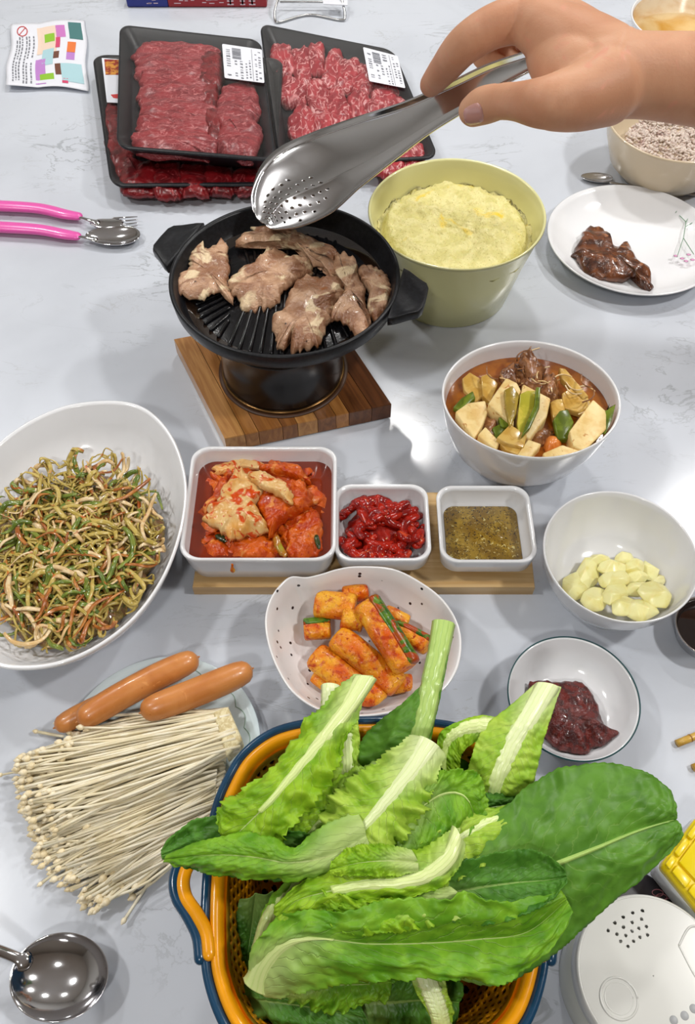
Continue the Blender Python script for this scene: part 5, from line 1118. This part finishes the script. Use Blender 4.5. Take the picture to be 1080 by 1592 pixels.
for j in range(NR):
    for i in range(NA):
        k = (i+1) % NA; q = (V[j*NA+i]+V[(j+1)*NA+k])/2
        if q.y > LCn[1] and any((q.x-h.x)**2+(q.y-h.y)**2 < .00105**2 for h in HW): continue
        Fc.append((j*NA+i, j*NA+k, (j+1)*NA+k, (j+1)*NA+i) if j else (i, NA+i, NA+k))
lid = part('lid', (V, Fc), M['lid'], t)
part('lid_edge', shell(circ(*LCn, LR, n=96), LCn, [(.99, .046), (1.005, .047), (1.005, .0565), (.995, .0592), (.975, .0605), (.955, LZ+.0006), (.955, LZ-.002), (.9, LZ-.003)]), M['lid'], t)
c = at(962, 1552, LZ+.0012)
def ringtube(cx, cy, rx, ry, z, r, n=48): return tube([(cx+rx*math.cos(2*PI*i/n), cy+ry*math.sin(2*PI*i/n), z) for i in range(n+1)], r, 6, roundcap=False)
part('embossed_ring', ringtube(c.x, c.y, .0112, .0112, LZ+.0008, .0009), M['lid'], lid)
part('embossed_ring', ringtube(c.x, c.y, .0086, .0086, LZ+.0006, .0006), M['lid'], lid)
fl = [at(x, y, LZ+.0010) for x, y in [(1055, 1470), (1073, 1441), (1100, 1452), (1120, 1520), (1090, 1530)]]
part('flap_outline', tube(spl(fl+[fl[0]], 50), .0007, 6, roundcap=False), M['lid'], lid)
dotm = plain('grey_dot', S(160, 162, 164), .4)
for x, y in ((1047, 1586), (1064, 1579), (1078, 1568), (1090, 1556)):
    c = at(x, y, LZ+.0012); part('grey_dot', shell(circ(c.x, c.y, .0025, n=20), (c.x, c.y), [(1, LZ+.0004), (1, LZ+.0011), (.9, LZ+.0012)]), dotm, lid)
# dark packet below
t = thing('seasoning_packet', 'flat black and red printed packet under the round container and yellow box', 'packet', tuple(at(960, 1400, 0)))
part('black_side', prism([at(x, y, .022) for x, y in [(985, 1345), (1120, 1430), (1090, 1480), (955, 1400)]], .0215), plain('black_pack', S(44, 40, 46), .3), t, smooth=False, mods=[('bev', .0015)])
part('red_side', prism([at(x, y, .022) for x, y in [(984, 1346), (954, 1400), (915, 1412), (940, 1335)]], .0215), plain('red_pack', S(140, 30, 44), .3), t, smooth=False, mods=[('bev', .0015)])
fl = plain('rose_line_print', S(190, 120, 130), .4)
for cx, cy in ((1028, 1395), (1040, 1402), (1022, 1388), (1052, 1408)):
    c = at(cx, cy, .0222); part('flower_print', ringtube(c.x, c.y, .0038, .0022, .0222, .0003, 20), fl, t)
# yellow and white box
t = thing('yellow_box', 'white plastic box with a bright yellow ridged lid at the right edge', 'box', tuple(at(1080, 1350, 0)))
Yq = [at(1083, 1266, .052), at(1170, 1330, .052), at(1095, 1432, .052), at(1024, 1345, .052)]
uvs = rrect(.14, 5)
def YR(s, z): return [Vector((p.x, p.y, z)) for p in (quadmap((u*s, v*s), Yq) for u, v in uvs)]
M['ylid'] = plain('yellow_plastic', S(246, 218, 8), .3, coat=.2); M['wbox'] = plain('white_box_plastic', S(206, 210, 216), .3)
part('box_body', rings([YR(.93, .0235), YR(.97, .026), YR(1, .040), YR(1, .044), YR(.97, .0445)]), M['wbox'], t)
part('lid', rings([YR(.96, .0445), YR(.97, .050), YR(.94, .0535), YR(.7, .054)]), M['ylid'], t)
for u0, u1, v0, v1 in ((-.62, .2, -.55, .7), (-.9, -.68, .2, .8), (-.9, -.68, -.45, .1), (-.9, -.68, -.9, -.55), (-.6, .0, -.9, -.62), (.1, .8, -.9, -.62)):
    Pp = [quadmap(q, Yq) for q in ((u0, v0), (u1, v0), (u1, v1), (u0, v1))]
    part('lid_ridge', prism([Vector((p.x, p.y, .0565)) for p in Pp], .003), M['ylid'], t, mods=[('bev', .0009)])

# ------------------------------------------------------------------ tongs
t = thing('serving_tongs', 'stainless steel serving tongs with perforated oval scoop held over the grill pan', 'tongs', tuple(at(450, 310, .135)))
UP = [(408, 346, .137), (398, 335, .138), (396, 308, .142), (410, 268, .152), (440, 238, .165), (490, 215, .182), (560, 190, .212), (630, 168, .244), (700, 138, .275), (760, 110, .301), (820, 90, .320)]
MD = [(411, 349, .137), (416, 335, .146), (432, 305, .160), (470, 280, .178), (515, 255, .196), (580, 222, .224), (645, 188, .254), (710, 152, .285), (768, 122, .309), (824, 98, .324)]
LO = [(414, 351, .137), (428, 356, .138), (468, 351, .146), (515, 330, .162), (560, 290, .188), (610, 250, .218), (662, 210, .249), (722, 172, .281), (775, 136, .306), (828, 108, .322)]
def tong(U_, M_, L_, hol, bul, dy=0.0, nu=360, nv=120):
    a, b, c = (spl([at(*p) for p in A], nu) for A in (U_, M_, L_)); V = []; Fc = []
    cen_h = []
    for i in range(nu):
        l, m, r = Vector(a[i]), Vector(b[i]), Vector(c[i]); tg = (Vector(b[min(nu-1, i+1)])-Vector(b[max(0, i-1)])).normalized(); nn = (r-l).cross(tg).normalized()
        if nn.dot(Vector((0, 0, CAM_Z))-m) < 0: nn = -nn
        for j in range(nv+1):
            v = j/nv*2-1; p = (m.lerp(l, -v) if v < 0 else m.lerp(r, v)); wd = (r-l).length
            V.append(p+nn*(bul*wd*(1-v*v)**.8)+Vector((0, dy, 0)))
    rows = [(.075, 3), (.105, 4), (.135, 5), (.165, 6), (.195, 6), (.225, 7), (.255, 6), (.285, 6), (.315, 5), (.345, 4), (.375, 3)]
    def ishole(u, v, wd, ln):
        for q, (uc, n_) in enumerate(rows):
            for k in range(n_):
                vc = (k-(n_-1)/2)*.24+(.05 if q % 2 else -.05)
                if ((u-uc)*ln/.00155)**2+((v-vc)*wd*.5/.00155)**2 < 1: return True
        return False
    ln = sum((Vector(b[i+1])-Vector(b[i])).length for i in range(nu-1))
    for i in range(nu-1):
        wd = (Vector(c[i])-Vector(a[i])).length
        for j in range(nv):
            if hol and i/nu < .4 and ishole((i+.5)/nu, (j+.5)/nv*2-1, wd, ln): continue
            Fc.append((i*(nv+1)+j, i*(nv+1)+j+1, (i+1)*(nv+1)+j+1, (i+1)*(nv+1)+j))
    return V, Fc
def off(A, dx, dy, dz): return [(x+dx, y+dy, z+dz) for x, y, z in A]
part('front_arm', tong(UP, MD, LO, True, -.16), M['steel'], t, mods=[('sol', .0011)])
part('back_arm', tong(off(UP, -5, -9, -.002), off(MD, -4, -9, -.022), off(LO, -6, -14, -.026), False, .0, nu=90, nv=16), M['steel'], t, mods=[('sol', .0011)])
part('edge_bead', join(tube(spl([at(*p) for p in UP], 60), .0009, 6), tube(spl([at(*p) for p in LO[::-1]], 60), .0009, 6)), M['steel2'], t)

# ------------------------------------------------------------------ hand
def body(chains, voxel, smooth_it=6):
    vs_, fs = [], []
    for ch in chains:
        pts = [at(x, y, z) for x, y, z, *r in ch]; rad = [c[3] for c in ch]
        n = max(4, len(pts)*5); P = spl(pts, n); R = [q[0] for q in spl([(r,) for r in rad], n)]
        fl = ch[0][4] if len(ch[0]) > 4 else 1.0
        g = tube(P, R, 44, fl); k = len(vs_); vs_ += g[0]; fs += [tuple(i+k for i in f) for f in g[1]]
    me = bpy.data.meshes.new('tmp'); me.from_pydata(vs_, [], fs); ob = bpy.data.objects.new('tmp', me); C.objects.link(ob)
    bm = bmesh.new(); bm.from_mesh(me); bmesh.ops.recalc_face_normals(bm, faces=bm.faces); bm.to_mesh(me); bm.free()
    m1 = ob.modifiers.new('r', 'REMESH'); m1.mode = 'VOXEL'; m1.voxel_size = voxel
    m2 = ob.modifiers.new('s', 'SMOOTH'); m2.iterations = smooth_it; m2.factor = .6
    dg = bpy.context.evaluated_depsgraph_get(); em = bpy.data.meshes.new_from_object(ob.evaluated_get(dg))
    bpy.data.objects.remove(ob); V = [v.co.copy() for v in em.vertices]; Fq = [tuple(p.vertices) for p in em.polygons]
    return V, Fq
HAND = [
    # forearm and wrist
    [(1700, 250, .30, .040), (1400, 175, .32, .036), (1200, 140, .33, .0325), (1080, 124, .335, .0295), (1000, 118, .337, .0275), (940, 118, .338, .0285)],
    # palm: wrist to index knuckle, to middle knuckle, to thumb base
    [(950, 112, .338, .0290), (900, 80, .343, .0270), (850, 48, .346, .0215), (812, 28, .346, .0165)],
    [(940, 105, .330, .0270), (880, 55, .330, .0240), (835, 15, .328, .0170)],
    [(930, 130, .334, .0250), (895, 115, .336, .0270), (872, 88, .336, .0240)],
    [(940, 135, .338, .0260), (900, 152, .338, .0215), (868, 158, .338, .0190)],
    # index finger
    [(812, 28, .346, .0165), (765, 42, .342, .0150), (722, 70, .328, .0140), (692, 105, .298, .0122), (670, 132, .270, .0098)],
    # thumb
    [(885, 154, .338, .0200), (845, 160, .338, .0165), (805, 158, .328, .0128), (780, 158, .320, .0124), (752, 164, .309, .0132), (736, 172, .301, .0116)],
    # middle, ring and little fingers curled behind the tongs
    [(835, 10, .328, .0160), (790, 20, .312, .0125), (752, 58, .296, .0112), (752, 88, .282, .0100), (778, 104, .276, .0085)],
    [(855, 14, .315, .0150), (815, 28, .300, .0118), (784, 62, .286, .0106), (786, 88, .276, .0095), (808, 100, .272, .0080)],
    [(875, 24, .305, .0135), (842, 38, .292, .0102), (818, 66, .280, .0092), (822, 88, .274, .0082), (838, 98, .272, .0070)],
    # finger pad seen in the gap
    [(846, 50, .330, .0120), (838, 88, .328, .0100), (842, 118, .324, .0075)],
]
HG = body(HAND, .0012, 16)
def crease(px, py, z, dx, dy, rad, dep=.0009, wdt=.0009):
    p = at(px, py, z); d = (at(px+dx, py+dy, z)-p).normalized()
    for v in HG[0]:
        if (v-p).length < rad:
            k = (v-p).dot(d); v -= (v-p).normalized()*dep*math.exp(-(k/wdt)**2)*max(0, 1-((v-p).length/rad)**4)
for args in ((777, 158, .319, 10, -1, .018), (784, 158, .321, 10, -2, .018), (770, 159, .317, 10, 0, .016, .0006), (727, 66, .329, 8, -6, .019, .0007), (719, 72, .326, 8, -6, .019, .0006), (690, 106, .298, 6, -9, .016, .0007), (956, 116, .338, 10, 2, .036, .0007, .0012), (838, 150, .334, 10, -7, .024, .0006, .0011)): crease(*args)
hand = part('person', HG, M['skin']); tag(hand, 'bare hand and forearm reaching in from the right, gripping the steel tongs', 'person')
q = at(732, 176, .3275)
cv = [(-.0055, .006), (.004, .0064), (.0075, .004), (.0082, 0), (.0075, -.004), (.004, -.0064), (-.0055, -.006)]
ax = (at(722, 180, .325)-at(752, 170, .330)).normalized(); vw = (Vector((0, 0, CAM_Z))-q).normalized(); ax = (ax-vw*ax.dot(vw)).normalized(); sy = vw.cross(ax)
nc = at(737, 178, .307)
R = [[nc+ax*(a*s*.95)+sy*(b*s)+vw*(dz-.9*(abs(b*s)**1.6)*1.0) for a, b in [(q_[0], q_[1]) for q_ in spl([(x, y) for x, y in cv], 24, True)]] for s, dz in ((1, .0088), (.98, .0098), (.6, .0103), (.25, .0104))]
from mathutils.bvhtree import BVHTree
bv = BVHTree.FromPolygons(HG[0], HG[1])
for q_, ring in enumerate(R):
    for k, p in enumerate(ring):
        h = bv.ray_cast(p+vw*.03, -vw)[0]
        if h is not None: ring[k] = h+vw*(-.0004, .0005, .0007, .0007)[q_]
part('fingernail', rings(R), M['nail'], hand)
